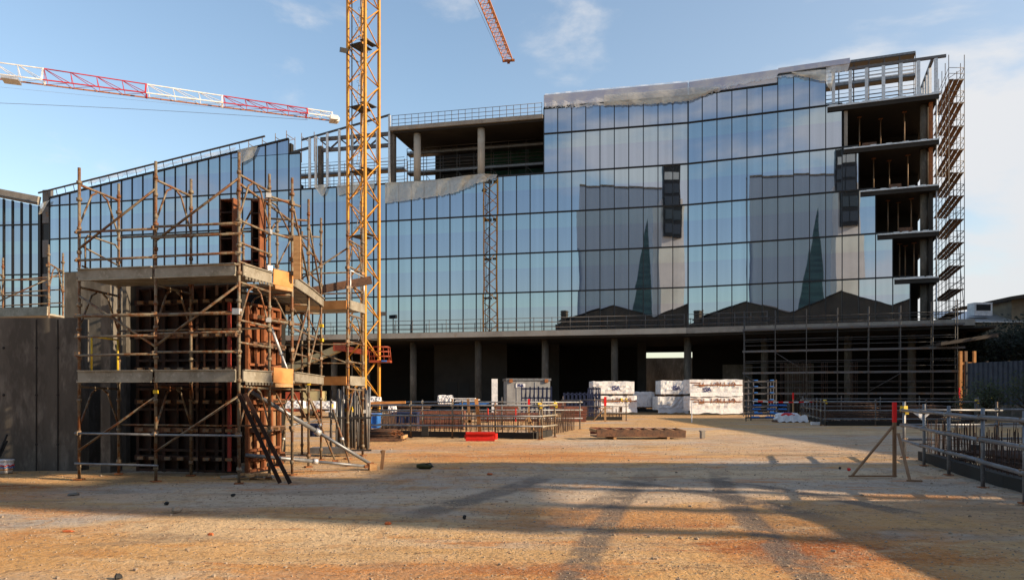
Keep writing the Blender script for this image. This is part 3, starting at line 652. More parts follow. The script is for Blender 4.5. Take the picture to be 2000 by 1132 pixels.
for bi, (t0, t1) in enumerate(zip(bounds, bounds[1:])):
    mm = M['whitej'] if bi % 2 == 0 else M['redj']
    c.add('jib_chord', MB().beam(JQ(t0, 0, jh2(t0)), JQ(t1, 0, jh2(t1)), .10, .10), mm)
    c.add('jib_chord', MB().beam(JQ(t0, .75, 0), JQ(t1, .75, 0), .10, .12), mm)
    c.add('jib_chord', MB().beam(JQ(t0, -.75, 0), JQ(t1, -.75, 0), .10, .14), M['rjb'])
    ns = max(2, round((t1-t0)/2.45))
    for i in range(ns):
        a = lerp(t0, t1, i/ns); b_ = lerp(t0, t1, (i+1)/ns)
        for sd in (-.75, .75):
            c.add('jib_brace', MB().tube(JQ(a, 0, jh2(a)), JQ(b_, sd, .05), .036, 4), mm); c.add('jib_brace', MB().tube(JQ(a, 0, jh2(a)), JQ(a+.25, sd, .05), .034, 4), mm)
        c.add('jib_brace', MB().tube(JQ(a, -.75, 0), JQ(b_, .75, 0), .03, 4), mm)
    c.add('jib_joint', MB().beam(JQ(t1-.1, .75, 0), JQ(t1-.1, 0, jh2(t1)), .16, .2).beam(JQ(t1-.1, -.75, -.1), JQ(t1-.1, -.75, .4), .16, .2), mm)
c.add('jib_end', MB().box(JQ(LJ+.1, 0, -.05), (.9,1.7,.5), math.atan2(jd2.y, jd2.x)).tube(JQ(LJ+.5,-.5,-.1), JQ(LJ+.5,.5,-.1), .32, 10), M['whitej'])
c.add('trolley', MB().box(JQ(tpx(22), 0, -.25), (1.6,1.7,.25), math.atan2(jd2.y, jd2.x)), M['galvl'])
rp = MB(); pts = []
for i in range(25):
    t = i/24; a = tpx(-300); p = JQ(lerp(a, LJ-3, t), .2, -.6-3.6*(1-t)*(1-t*.35)); pts.append(p)
rp.path(pts, .022, 4); c.add('hoist_rope', rp, M['galvd'])
c.add('hoist_rope', MB().path([JQ(lerp(tpx(-300), tpx(500), i/10), -.3, -1.4+1.2*i/10) for i in range(11)], .012, 3), M['galvl'])
c.add('counterweight', MB().box(JQ(-11, 0, .2), (2,2,1.8), math.atan2(jd2.y, jd2.x)), M['conc'])
c.add('slewing_ring', MB().tube((mc.x,mc.y,KJ+.6), (mc.x,mc.y,KJ+1.6), 1.2, 12), M['redj'])
c.done()
# ------------------------------------------------------------------ plastic films
def sheet(name, pts_top, pts_bot, mat_, label, cat='plastic sheet', group=None, nu=40, nv=8, dep=.18, seed=1, nrm=NLf, ragged=.0, bag=0.):
    "film hung between two pixel-free polylines (lists of points), wrinkled along its normal"
    r = random.Random(seed); mb = MB(); ph = [r.uniform(0, 6) for _ in range(6)]
    def along(pts, t):
        x = t*(len(pts)-1); i = min(int(x), len(pts)-2); return lerp(pts[i], pts[i+1], x-i)
    for j in range(nv+1):
        for i in range(nu+1):
            u, v = i/nu, j/nv; p = lerp(along(pts_top, u), along(pts_bot, u), v)
            wv = dep*(.45*math.sin(u*nu*.42+ph[0]+v*1.3)+.25*abs(math.sin(u*nu*.21-v*1.6+ph[1]))+.2*math.sin(v*3+u*9+ph[2])+.12*r.uniform(-1,1))
            p = p+nrm*(wv+bag*math.sin(math.pi*v)+dep)
            if j == nv: p = p+Vector((0,0,r.uniform(-ragged, ragged)))
            mb.v.append(p)
    for j in range(nv):
        for i in range(nu): mb.f.append((j*(nu+1)+i, j*(nu+1)+i+1, (j+1)*(nu+1)+i+1, (j+1)*(nu+1)+i))
    return tag(mb.build(name, mat_, None, True), label, cat, group)
def FPx(px, py, d=.15):
    f, s_ = (FL, sL(px)) if px <= 1344 else (FR, sR(px)); p = f(s_, 0, d); return Vector((p.x, p.y, 1.6+(771-py)/1500*p.y))
sheet('plastic_film', [FPx(*a) for a in ((754,357),(800,355),(850,352),(900,345),(940,340),(972,341))], [FPx(*a) for a in ((754,398),(800,390),(850,384),(890,377),(920,364),(972,346))], M['film'], 'long translucent plastic sheet draped over the pane tops below the open storey', nu=70, dep=.10, seed=3, ragged=.1)
sheet('plastic_film', [FPx(*a) for a in ((614,362),(644,360))], [FPx(*a) for a in ((630,384),(636,380))], M['film'], 'small pointed plastic flap hanging left of the yellow crane', nu=10, dep=.08, seed=4)
sheet('plastic_film', [FPx(*a) for a in ((659,361),(700,356),(735,352))], [FPx(*a) for a in ((661,381),(700,377),(732,368))], M['film'], 'short plastic sheet hanging behind the yellow crane mast', nu=24, dep=.08, seed=5, ragged=.1)
sheet('plastic_film', [FPx(*a) for a in ((466,293),(506,286))], [FPx(*a) for a in ((471,322),(497,308))], M['film'], 'crumpled plastic bag-like sheet caught on the sloping roof edge', nu=12, dep=.12, seed=6)
sheet('plastic_film', [FPx(*a) for a in ((84,398),(101,391))], [FPx(*a) for a in ((80,420),(90,412))], M['film'], 'white plastic flap at the left corner of the glass building', nu=8, dep=.15, seed=7)
sheet('plastic_film', [FPx(*a,-.35) for a in ((175,349),(260,333),(350,314),(460,288))], [FPx(*a,.1) for a in ((175,361),(260,341),(350,321),(460,297))], M['filmc'], 'thin clear plastic strip lying along the sloping left roof edge', nu=90, nv=4, dep=.14, seed=8, ragged=.12)
sheet('plastic_film', [FPx(*a,-.2) for a in ((1064,184),(1130,177),(1250,167),(1343,158))], [FPx(*a,.1) for a in ((1064,211),(1130,209),(1250,203),(1343,196))], M['filmp'], 'clear plastic wrapping the blue parapet left of the facade fold', nu=130, dep=.06, seed=9, ragged=.12)
sheet('plastic_film', [FPx(*a,-.2) for a in ((1343,158),(1430,148),(1515,137),(1600,127),(1662,117))], [FPx(*a,.1) for a in ((1343,196),(1400,180),(1430,170),(1515,152),(1600,146),(1655,141))], M['filmp'], 'clear plastic wrapping the parapet right of the facade fold', nu=130, dep=.06, seed=10, nrm=NRf, ragged=.12)
sheet('plastic_film', [FPx(*a,.12) for a in ((1180,186),(1260,180),(1343,172),(1412,170))], [FPx(*a,.18) for a in ((1180,207),(1260,205),(1343,199),(1400,178))], M['film'], 'milky plastic fold sagging below the parapet at the fold', nu=60, dep=.08, seed=11, ragged=.06, bag=.1)
sheet('plastic_film', [FPx(*a,.12) for a in ((1545,142),(1580,140),(1618,136),(1632,137))], [FPx(*a,.18) for a in ((1550,146),(1580,154),(1612,160),(1622,180))], M['film'], 'milky plastic bunched at the last high pane of the facade', nu=30, dep=.12, seed=12, nrm=NRf, ragged=.1, bag=.1)
# ------------------------------------------------------------------ guard rails on roof and podium
def guard(label, f, s0, s1, z, d, n, h, m, cat='guard rail', rails=(.05,.5,1.0), r=.028, group=None):
    T = thing('guard_rail', label, cat, f((s0+s1)/2, z, d), group); t = Parts(T)
    for k in range(n+1):
        s = lerp(s0, s1, k/n); t.tube('post', f(s, z, d), f(s, z+h, d), r, M[m], 5)
    for q in rails: t.tube('rail', f(s0, z+q*h, d), f(s1, z+q*h, d), r, M[m], 5)
    t.done(); return T
guard('three rail guard fence along the edge of the open storey roof slab', FL, sO0+.2, sO1-.2, 28.35, .0, 22, 1.15, 'galvd', rails=(.3,.65,1.0))
guard('tube guard rail along the podium slab left of the facade fold', FL, .3, 55, 7.58, 2.0, 32, 1.25, 'galvd', rails=(.25,.62,.95))
guard('tube guard rail along the podium slab right of the facade fold', FR, .3, 7, 7.58, 2.0, 5, 1.25, 'galvd', rails=(.25,.62,.95))
FLt = thing('floodlight', 'floodlight on a short pole on the podium slab right of the yellow crane', 'floodlight', FL(sL(757), 7.58, 1.5))
p = FL(sL(757), 7.58, 1.5); MB().tube(p, p+Vector((0,0,1.9)), .05, 6).build('pole', M['galvd'], FLt); MB().box(p+Vector((0,0,2.0)), (.9,.3,.35), .2).build('lamp_head', M['dsteel'], FLt)
# ------------------------------------------------------------------ scaffolds
def coupler(t, p, m='coup', s=.085): t.add('coupler', MB().box(p, (s,s*1.1,s*.9), random.uniform(0,1.5)), M[m])
def stdd(t, x, y, z1, r=.029, m='rusty', z0=0., foot=True):
    mb = MB().tube((x,y,z0), (x,y,z1), r, 8)
    for z in [q for q in (.25,.9,1.5,1.86,2.3,2.85,3.3,3.8,4.3,4.75,5.3,5.62) if z0 < q < z1]:
        mb.tube((x,y,z-.03), (x,y,z+.03), r*random.uniform(1.35,1.9), 8)
    if foot: mb.tube((x,y,z0+.22), (x,y,z0+.30), r*1.5, 8)
    t.add('standard', mb, M[m], True)
    if foot: t.add('base_plate', MB().box((x,y,z0+.01), (.16,.16,.02), random.uniform(0,1)), M['rust'])
def portal(t, p, q, ztop, m='rusty', r=.024):
    "top bar of a frame with its two curved knee braces"
    p = Vector((p[0],p[1],0)); q = Vector((q[0],q[1],0)); Z = lambda a, z: Vector((a.x,a.y,z))
    t.tube('transom_bar', Z(p, ztop+.02), Z(q, ztop-.02), r, M[m])
    for a, b_ in ((p, q), (q, p)):
        k0 = Z(a, ztop-.75); k1 = Z(lerp(a, b_, .16), ztop-.40); k2 = Z(lerp(a, b_, .30), ztop-.10); k3 = Z(lerp(a, b_, .42), ztop-.03)
        t.add('knee_brace', MB().path([k0, k1, k2, k3], r*.8, 6), M[m], True)
O = Vector((-4.93, 13.87, 0)); Uv = Vector((-.979, .204, 0)); Vv = Vector((.213, .977, 0))
def Lp(u, v, z=0): p = O+Uv*u+Vv*v; return Vector((p.x, p.y, z))
SC = thing('frame_scaffold', 'large rusty frame scaffold around the formwork at the left front', 'scaffold', Lp(1.7,.5))
t = Parts(SC)
UU = (0, 1.70, 3.34)
tops = {0: 5.97, 1.70: 5.92, 3.34: 5.9}
for u in UU:
    a, b_ = Lp(u, 0), Lp(u, 1.05); stdd(t, a.x, a.y, tops[u]); stdd(t, b_.x, b_.y, 5.88)
    for z in (1.74, 3.62, 5.56): portal(t, a, b_, z)
# decks and toe boards of the front row
for zd in (1.93, 3.84):
    for u0, u1 in ((0, 1.70), (1.70, 3.34)):
        for k in range(3):
            mb = MB(); v0 = .05+k*.33; mb.hexa([Lp(u1-.03,v0,zd-.05),Lp(u0+.03,v0,zd-.05),Lp(u0+.03,v0+.31,zd-.05),Lp(u1-.03,v0+.31,zd-.05),Lp(u1-.03,v0,zd),Lp(u0+.03,v0,zd),Lp(u0+.03,v0+.31,zd),Lp(u1-.03,v0+.31,zd)])
            t.add('deck_plank', mb, M['toe'])
        h = .10 if zd < 3 else .13
        tb = MB().beam(Lp(u0+.03,-.055,zd+.02), Lp(u1-.03,-.055,zd+.02), .03, .19, (0,0,1)); tb.beam(Lp(u0+.03,-.075,zd+.125), Lp(u1-.03,-.075,zd+.125), .05, .018); tb.beam(Lp(u0+.03,-.075,zd-.085), Lp(u1-.03,-.075,zd-.085), .06, .02)
        t.add('toe_board', tb, M['toe'])
    e = MB().beam(Lp(-.055,.03,zd+.02), Lp(-.055,1.02,zd+.02), .03, .19); e.beam(Lp(-.075,.03,zd+.125), Lp(-.075,1.02,zd+.125), .05, .018); e.beam(Lp(-.075,.03,zd-.085), Lp(-.075,1.02,zd-.085), .06, .02)
    t.add('toe_board', e, M['toe'])
    rg = MB()
    for k in range(9): rg.box(Lp(-.09,.1+k*.11,zd-.12), (.03,.05,.05), .2)
    t.add('deck_hook', rg, M['toe'])
led = [(0,1.7,4.69),(1.7,3.34,4.66),(0,1.7,4.50),(0,1.7,4.16),(1.7,3.34,4.14),(0,1.7,3.08),(1.7,3.34,3.08),(0,1.7,2.74),(1.7,3.34,2.70),(0,1.7,2.38),(1.7,3.34,2.36),(0,1.7,.87),(1.7,3.34,.87),(1.7,3.34,.30),(.05,1.7,3.95)]
for u0, u1, z in led: t.tube('guard_rail', Lp(u0-.08,-.05,z), Lp(u1+.05,-.05,z+random.uniform(-.015,.015)), .024 if z < 3 or z > 3.2 else .034, M['rusty'] if z > 1 else M['galv'])
for (u0,z0,u1,z1) in ((3.34,4.36,1.70,5.40),(1.70,4.44,0,5.50),(3.34,3.48,1.70,2.50),(1.70,2.50,0,3.58),(3.34,.55,1.70,1.56),(1.70,.55,0,1.58)):
    t.tube('diagonal_brace', Lp(u0,-.02,z0), Lp(u1,-.02,z1), .023, M['rusty'])
for v0 in (.0, 1.05):
    for z in (1.0, 2.9, 4.8): t.tube('guard_rail', Lp(0, 1.1, z), Lp(3.34, 1.1, z), .022, M['rusty']) if v0 else None
for z in (4.75,4.35,4.0,2.55,2.95): t.tube('guard_rail', Lp(-.02,-.05,z), Lp(-.02,1.1,z-.03), .022, M['rusty'])
# end gate of the upper left bay
for (za, zb) in ((4.42,4.30),(4.05,3.95)): t.tube('guard_rail', Lp(3.32,.05,za), Lp(3.32,1.0,zb-.08), .017, M['rusty'])
t.add('end_gate', MB().path([Lp(3.25,.05,3.9), Lp(3.25,.05,4.55), Lp(3.25,.12,4.64), Lp(3.25,.85,4.6), Lp(3.25,.95,4.5), Lp(3.25,.95,3.9)], .018), M['rusty'], True)
t.add('end_gate', MB().path([Lp(3.2,.15,2.0), Lp(3.2,.15,2.72), Lp(3.2,.85,2.7), Lp(3.2,.85,2.0)], .018), M['yclip'], True)
for u in UU:
    for z in (4.68,4.15,3.1,2.72,2.38,.88): coupler(t, Lp(u,-.03,z), s=.075)
coupler(t, Lp(0,-.06,3.10), 'galvl', .12); coupler(t, Lp(1.7,0,1.66), 'yclip', .07)
t.done()
# side row, running back along the right flank
SD = thing('frame_scaffold', 'rusty frame scaffold running back behind the right flank of the formwork', 'scaffold', (-5, 17, 0)); t = Parts(SD)
so = [Vector((-4.41,15.4,0)), Vector((-4.53,17.1,0)), Vector((-4.70,18.9,0))]; si = [p+Vector((-1.06,-.06,0)) for p in so]
for p in so: stdd(t, p.x, p.y, 5.95)
for p in si: stdd(t, p.x, p.y, 5.92)
for p, q in zip(so, si):
    for z in (1.74, 3.62, 5.5): portal(t, q, p, z)
def row(t, A, Bq, zd, hb=.19, m='toe', off=Vector((.05,0,0))):
    t.add('toe_board', MB().beam(A+off+Vector((0,0,zd+.03)), Bq+off+Vector((0,0,zd+.03)), .03, hb).beam(A+off+Vector((.02,0,zd+.13)), Bq+off+Vector((.02,0,zd+.13)), .05, .018), M[m])
for i in range(2):
    for zd in (1.93, 3.84):
        row(t, so[i], so[i+1], zd)
        for k in range(3):
            o = Vector((-.18-.34*k, 0, 0)); t.add('deck_plank', MB().beam(so[i]+o+Vector((0,.03,zd-.03)), so[i+1]+o+Vector((0,-.03,zd-.03)), .31, .05), M['toe'])
    for z in (4.35, 4.85, 2.45, 2.95): t.tube('guard_rail', so[i]+Vector((-.03,0,z)), so[i+1]+Vector((-.03,0,z)), .022, M['rusty'])
    t.tube('diagonal_brace', so[i]+Vector((0,0,5.5 if i == 0 else 5.45)), so[i+1]+Vector((0,0,4.1)), .022, M['rusty'])
    t.tube('diagonal_brace', si[i]+Vector((0,0,.4)), si[i+1]+Vector((0,0,1.7)), .022, M['rusty'])
    t.tube('diagonal_brace', so[i]+Vector((0,0,2.2)), so[i+1]+Vector((0,0,3.6)), .022, M['rusty'])
for z in (1.0,): t.tube('guard_rail', so[0]+Vector((0,0,z)), so[2]+Vector((0,0,z)), .02, M['galv'])
# tie tubes between the two rows with bright couplers
for z in (5.45, 4.75, 4.05, 3.05): 
    a = Lp(0,1.05,z); b_ = so[0]+Vector((0,0,z-.02)); t.tube('tie_tube', a-(b_-a)*.15, b_+(b_-a)*.35, .026, M['rusty']); coupler(t, a+Vector((0,-.05,0)), 'galvl', .1); coupler(t, b_+Vector((0,-.05,0)), 'coup', .09)
t.tube('tie_tube', Lp(.0,.0,5.42), si[1]+Vector((.9,0,5.3)), .026, M['rusty'])
for p in so+si:
    for z in (4.75,4.3,3.05,2.5,.95): coupler(t, p+Vector((0,-.03,z)), 'coup', .075)
for p, z in ((so[2],2.95),(so[2],3.3),(si[2],4.6),(so[1],1.86)): coupler(t, p+Vector((.02,-.05,z)), 'yclip', .085)
t.done()
# rear row with its end frame beside the crane
RR = thing('frame_scaffold', 'rusty scaffold bay standing left of the yellow crane foot', 'scaffold', (-4.6, 19.8, 0)); t = Parts(RR)
f0, f1 = Vector((-4.14,19.35,0)), Vector((-3.95,20.3,0)); g0, g1 = f0+Vector((-1.7,.36,0)), f1+Vector((-1.7,.36,0)); h0, h1 = g0+Vector((-1.7,.36,0)), g1+Vector((-1.7,.36,0))
for p in (f0,f1,g1,h0,h1): stdd(t, p.x, p.y, 6.0)
for p, q in ((f0,f1),(h0,h1)):
    for z in (1.74,3.62,5.5): portal(t, p, q, z)
for zd in (1.93, 3.84):
    t.add('toe_board', MB().beam(f0+Vector((.05,0,zd+.04)), f1+Vector((.05,0,zd+.04)), .03, .22).beam(f0+Vector((.07,0,zd-.08)), f1+Vector((.07,0,zd-.08)), .05, .02), M['toe'])
    t.add('side_board', MB().beam(f0+Vector((-.02,-.05,zd+.03)), g0+Vector((-.1,-.05,zd+.03)), .035, .22), M['ply'])
    for k in range(3): t.add('deck_plank', MB().beam(f0+Vector((.06,.15+.33*k,zd-.04)), h0+Vector((.06,.15+.33*k,zd-.04)), .31, .05), M['toe'])
for z in (4.3,4.85,2.45,2.95,1.0): t.tube('guard_rail', f1+Vector((0,0,z)), h1+Vector((0,0,z)), .022, M['rusty'])
for z in (4.35,4.85,2.95,2.45): t.tube('guard_rail', f0+Vector((0,0,z)), f1+Vector((0,0,z-.03)), .022, M['rusty'])
t.tube('diagonal_brace', f0+Vector((0,0,5.3)), g0+Vector((-.3,0,4.1)), .022, M['rusty']); t.tube('diagonal_brace', f1+Vector((0,0,2.3)), h1+Vector((0,0,3.5)), .022, M['rusty'])
t.add('end_gate', MB().path([f0+Vector((.05,.1,4.0)), f0+Vector((.05,.1,4.75)), f1+Vector((.05,-.05,4.7)), f1+Vector((.05,-.05,4.0))], .016), M['galvl'], True)
t.add('timber_beam', MB().beam(g0+Vector((-.6,-.35,3.95)), f1+Vector((.35,-.6,4.55)), .07, .2), M['woodd'])
for p in (f0,f1): 
    for z in (4.8,4.3,2.95,2.45,1.8): coupler(t, p+Vector((0,-.03,z)), 'coup', .08)
t.done()
# orange-brown boards closing the corner between rows
for i, (zd, mm) in enumerate(((3.84,'ply'),(1.93,'ply'))):
    o = MB().beam(Lp(-.05,1.1,zd+.06), so[0]+Vector((.02,-.03,zd+.04)), .03, .30).build('corner_board', M[mm]); tag(o, ('upper' if zd > 3 else 'lower')+' orange board closing the corner between two scaffold rows', 'board')
    o = MB().beam(Lp(-.02,1.12,zd-.14), so[0]+Vector((-.05,0,zd-.14)), .16, .07).build('timber_beam', M['wood']); tag(o, ('upper' if zd > 3 else 'lower')+' short timber bearer under the orange corner board', 'timber')
# far left scaffold beyond the concrete wall
FLs = thing('frame_scaffold', 'rusty frame scaffold behind the grey concrete wall at the far left', 'scaffold', (-14.5, 22.6, 0)); t = Parts(FLs)
q = [P(95,771,22.0), P(-28,771,22.8), P(-130,771,23.6)]
for p in q:
    p.z = 0; b_ = p+Vector((-.35,1.3,0)); stdd(t, p.x, p.y, 5.9); stdd(t, b_.x, b_.y, 5.9); portal(t, p, b_, 5.35)
    for z in (4.75,4.4,5.3): coupler(t, p+Vector((0,-.03,z)), 'coup', .08)
for z in (4.55, 5.0): t.tube('guard_rail', q[0]+Vector((0,0,z-.1)), q[2]+Vector((0,0,z+.12)), .024, M['rusty'])
for z in (4.4,4.8,5.2): t.tube('guard_rail', q[0]+Vector((-.35,1.3,z)), q[2]+Vector((-.35,1.3,z)), .02, M['rusty'])
t.tube('diagonal_brace', q[1]+Vector((0,0,4.2)), q[0]+Vector((-.4,1.3,5.3)), .022, M['rusty'])
t.add('toe_board', MB().beam(q[0]+Vector((0,-.05,4.0)), q[2]+Vector((0,-.05,4.05)), .04, .26), M['toe'])
for k in range(3): t.add('deck_plank', MB().beam(q[0]+Vector((-.05,.2+.34*k,3.92)), q[2]+Vector((-.05,.2+.34*k,3.95)), .32, .05), M['toe'])
t.done()
# ------------------------------------------------------------------ concrete walls at the left
WA = thing('concrete_wall', 'grey board-marked concrete wall at the far left', 'wall', (-14, 16.3, 0)); t = Parts(WA)
x1 = P(150,771,16.3).x; x0 = -26
body = MB().box(((x0+x1)/2, 16.55, 1.55), (x1-x0, .45, 3.38)); t.add('wall', body, M['conc'])
xj = x1-.42
for xj in (P(70,771,16.3).x, P(112,771,16.3).x, x1-2.6, x1-4.5): t.add('formwork_joint', MB().box((xj, 16.318, 1.55), (.022,.016,3.3)), M['concd'])
for zz_ in (.55,1.6,2.6):
    for xx in (P(6,771,16.3).x, P(70,771,16.3).x, P(112,771,16.3).x): t.add('tie_hole', MB().tube((xx,16.33,zz_),(xx,16.312,zz_), .028, 8), M['black'])
t.done()
o = MB().box((P(185,771,18).x, 18.2, 2.2), (1.45,.35,4.55)).build('concrete_wall', M['conc']); tag(o, 'taller concrete wall stub behind the left scaffold posts', 'wall')
o = MB().box((P(206,771,16.0).x, 16.25, 2.0), (.20,.5,4.1)).build('concrete_pillar', M['conc']); tag(o, 'slim light concrete pillar just inside the left scaffold', 'pillar')
o = MB().box((P(330,771,17.6).x, 18.4, 2.15), (2.9,.35,4.35)).box((-5.62, 17.6, 1.9), (.3,1.9,3.86)).build('concrete_wall', M['conci']); tag(o, 'dark concrete wall inside the formwork, its return added to block sun', 'wall')  # return wall added to keep sun off the stub wall
# ------------------------------------------------------------------ steel formwork
FW = thing('wall_formwork', 'rusty steel formwork box with ribbed panels inside the left scaffold', 'formwork', Lp(1.8,1.9))
def formpanel(A, Bq, z0, z1, nrm, m, mr, nv=4, nh=6):
    A = Vector(A); Bq = Vector(Bq); nrm = Vector(nrm)
    Z = lambda p, z, d=0: Vector((p.x, p.y, z))+nrm*d
    T = MB().hexa([Z(A,z0),Z(Bq,z0),Z(Bq,z0,-.02),Z(A,z0,-.02),Z(A,z1),Z(Bq,z1),Z(Bq,z1,-.02),Z(A,z1,-.02)]).build('panel', M[m], FW); t = Parts(T)
    for k in range(nv+1): t.beam('rib', Z(lerp(A,Bq,k/nv),z0,.05), Z(lerp(A,Bq,k/nv),z1,.05), .06 if k in (0,nv) else .035, .10, M[mr])
    for k in range(nh+1): z = lerp(z0+.03,z1-.03,k/nh); t.beam('rail', Z(A,z,.052), Z(Bq,z,.052), .085, .05, M[mr])
    for k in range(3):
        z = lerp(z0,z1,(k+.5)/3); t.beam('waling', Z(A,z,.14), Z(Bq,z,.14), .08, .10, M['woodd'] if k == 1 else M[mr])
        for u in (.3,.75): t.add('wing_nut', MB().box(Z(lerp(A,Bq,u),z,.22), (.12,.06,.06)), M['coup'])
us = (3.05, 2.45, 1.80, 1.25, .78)
for i in range(4):
    for z0, z1 in ((.05,1.75),(1.78,3.80)): formpanel(Lp(us[i],1.32), Lp(us[i+1]+.01,1.32), z0, z1, -Vv, 'form', 'form', 2, 4)
for v0, v1 in ((1.36,1.95),(1.97,2.6)):
    for z0, z1 in ((.05,1.75),(1.78,3.45)): formpanel(Lp(.70,v0), Lp(.70,v1), z0, z1, -Uv, 'formo' if z0 > 1 else 'deckw', 'formo', 2, 4)
for u, m_ in ((.90,'formred'),(1.02,'form'),(1.6,'form')): MB().beam(Lp(u,1.12,.1), Lp(u,1.12,3.5), .05, .08).build('soldier', M[m_], FW)
def channel(label, u, v, z0, z1, w=.26, d=.24):
    T = thing('formwork_column', label, 'formwork', Lp(u,v,z0), 'upright steel formwork pieces on the scaffold deck'); t = Parts(T)
    t.add('web', MB().beam(Lp(u,v,z0), Lp(u,v,z1), w, .03, Vv), M['form']); t.add('flange', MB().beam(Lp(u-w/2,v-d/2,z0), Lp(u-w/2,v-d/2,z1), .03, d, Vv), M['formo'])  # lit right edge and shaded faces set by flange colour
    t.add('flange', MB().beam(Lp(u+w/2,v-d/2,z0), Lp(u+w/2,v-d/2,z1), .03, d, Vv), M['form'])
    for k in range(7): z = lerp(z0+.02, z1-.02, k/6); t.add('stiffener', MB().beam(Lp(u-w/2,v-d/2,z), Lp(u+w/2,v-d/2,z), d*.95, .02), M['form'] if k % 2 else M['formo'])
    t.done()
channel('tall rusty formwork upright with a dark hollow face on the top deck', .83, 1.15, 3.86, 5.42, .28, .25)
channel('narrow orange formwork upright with rungs on the top deck', .20, 1.1, 3.86, 5.36, .16, .22)
T = thing('formwork_box', 'short bright red formwork box lying on the top deck', 'formwork', Lp(.42,1.05,3.85)); t = Parts(T)
t.add('face_sheet', MB().beam(Lp(.75,1.05,4.04), Lp(.12,1.05,4.04), .03, .32), M['formred'])
for u in (.74,.6,.45,.3,.13): t.add('rib', MB().beam(Lp(u,1.0,3.88), Lp(u,1.0,4.2), .03, .1, Vv), M['formred'])
t.add('flange', MB().beam(Lp(.75,1.0,4.2), Lp(.12,1.0,4.2), .12, .025), M['formred']); t.done()
T = thing('beam_stack', 'stack of dark formwork beams lying on the top scaffold deck', 'timber stack', Lp(1.7,.8,3.85)); t = Parts(T, 40)
for k in range(12):
    a = random.uniform(2.3,2.75); b_ = random.uniform(.75,1.1); v = .35+.22*(k % 4); z = 3.89+.055*(k//4); t.beam('beam', Lp(a,v,z), Lp(b_,v+random.uniform(-.05,.05),z+random.uniform(0,.03)), .09, .05, M['woodd'])
t.done()
o = MB().beam(Lp(-.35,1.5,3.9), Lp(-.35,1.5,4.75), .14, .05).build('plank', M['wood']); tag(o, 'upright yellowish plank standing on the deck behind the scaffold corner', 'plank')
# small pile of stones and wood under the formwork corner
for i in range(9):
    p = Lp(random.uniform(-.1,.9), random.uniform(.65,1.0)); o = MB().box((p.x,p.y,.04+.05*(i % 2)), (random.uniform(.15,.4),random.uniform(.06,.12),.045), random.uniform(0,3)).build('wood_offcut', M['wood'] if i % 2 else M['concl']); tag(o, 'pale offcut in the scrap pile at the foot of the formwork', 'offcut', 'offcuts at the foot of the formwork')
# ------------------------------------------------------------------ raking props
def prop(label, p, q, m, r, dbl=False, name='raking_prop'):
    p = Vector(p); q = Vector(q); T = thing(name, label, 'prop', q); t = Parts(T)
    if dbl:
        sd = Vector((.10,-.03,0))
        for s in (-1,1): t.add('channel', MB().beam(p+sd*s*.6, q+sd*s, .038, .07), M[m])
        for k in range(3): a = lerp(p,q,.2+k*.3); t.add('batten', MB().beam(a-sd*.8, a+sd*.8, .025, .03), M[m])
    else:
        t.tube('outer_tube', p, lerp(p,q,.55), r, M[m], 10); t.tube('inner_tube', lerp(p,q,.5), q, r*.8, M[m], 10)
        t.add('collar', MB().tube(lerp(p,q,.53), lerp(p,q,.57), r*1.5, 10), M['galvl'], True); t.add('end_plate', MB().box(q, (.14,.14,.06), .3), M['rust'])
    t.done()
foot = Vector((-3.05, 16.55, .07)); 
prop('upper blue-grey steel push prop bracing the formwork to the ground', Lp(.6,1.3,1.7), foot+Vector((0,0,.05)), 'galv', .045)
prop('lower blue-grey steel push prop lying near the ground below the other', Lp(.6,1.2,.42), foot+Vector((-.05,-.05,0)), 'galv', .04)
prop('rusty double-channel raker leaning on the scaffold front post', P(472,768,13.75), P(557,943,13.85), 'form', .05, True)
T = thing('ground_anchor', 'wooden anchor block with an upright stake at the foot of the props', 'anchor', foot); t = Parts(T)
t.add('block', MB().box(foot+Vector((.05,-.02,-.02)), (.16,.16,.16), .4), M['wood']); t.beam('stake', foot+Vector((.22,.1,-.1)), foot+Vector((.27,.1,.34)), .07, .05, M['deckw']); t.add('fork', MB().beam(foot+Vector((.24,.1,.24)), foot+Vector((.21,.1,.33)), .03,.03), M['deckw']); t.done()
o = MB().beam(P(712,931,16.0)*1, P(735,927,16.0), .05, .02).build('wood_offcut', M['woodd']); tag(o, 'dark sliver of wood on the ground before the anchor block', 'offcut')
for a, b_, lab in (((541,756,17.2),(505,905,17.0),'tilted white-yellow pole leaning inside the side scaffold'),((590,745,18.4),(655,893,18.4),'tilted prop leaning out right of the side scaffold'),((560,800,18.0),(548,895,18.0),'upright slim rusty prop under the side scaffold'),((650,800,18.5),(684,905,17.4),'rusty prop leaning forward beside the end bay')):
    p, q = P(*a), P(*b_); q.z = 0.02; prop(lab, p, q, 'rusty', .03)
p, q = P(530,640,15.4), P(565,732,15.4); prop('short pale prop slanting between the two platforms', p, q, 'galvl', .03)
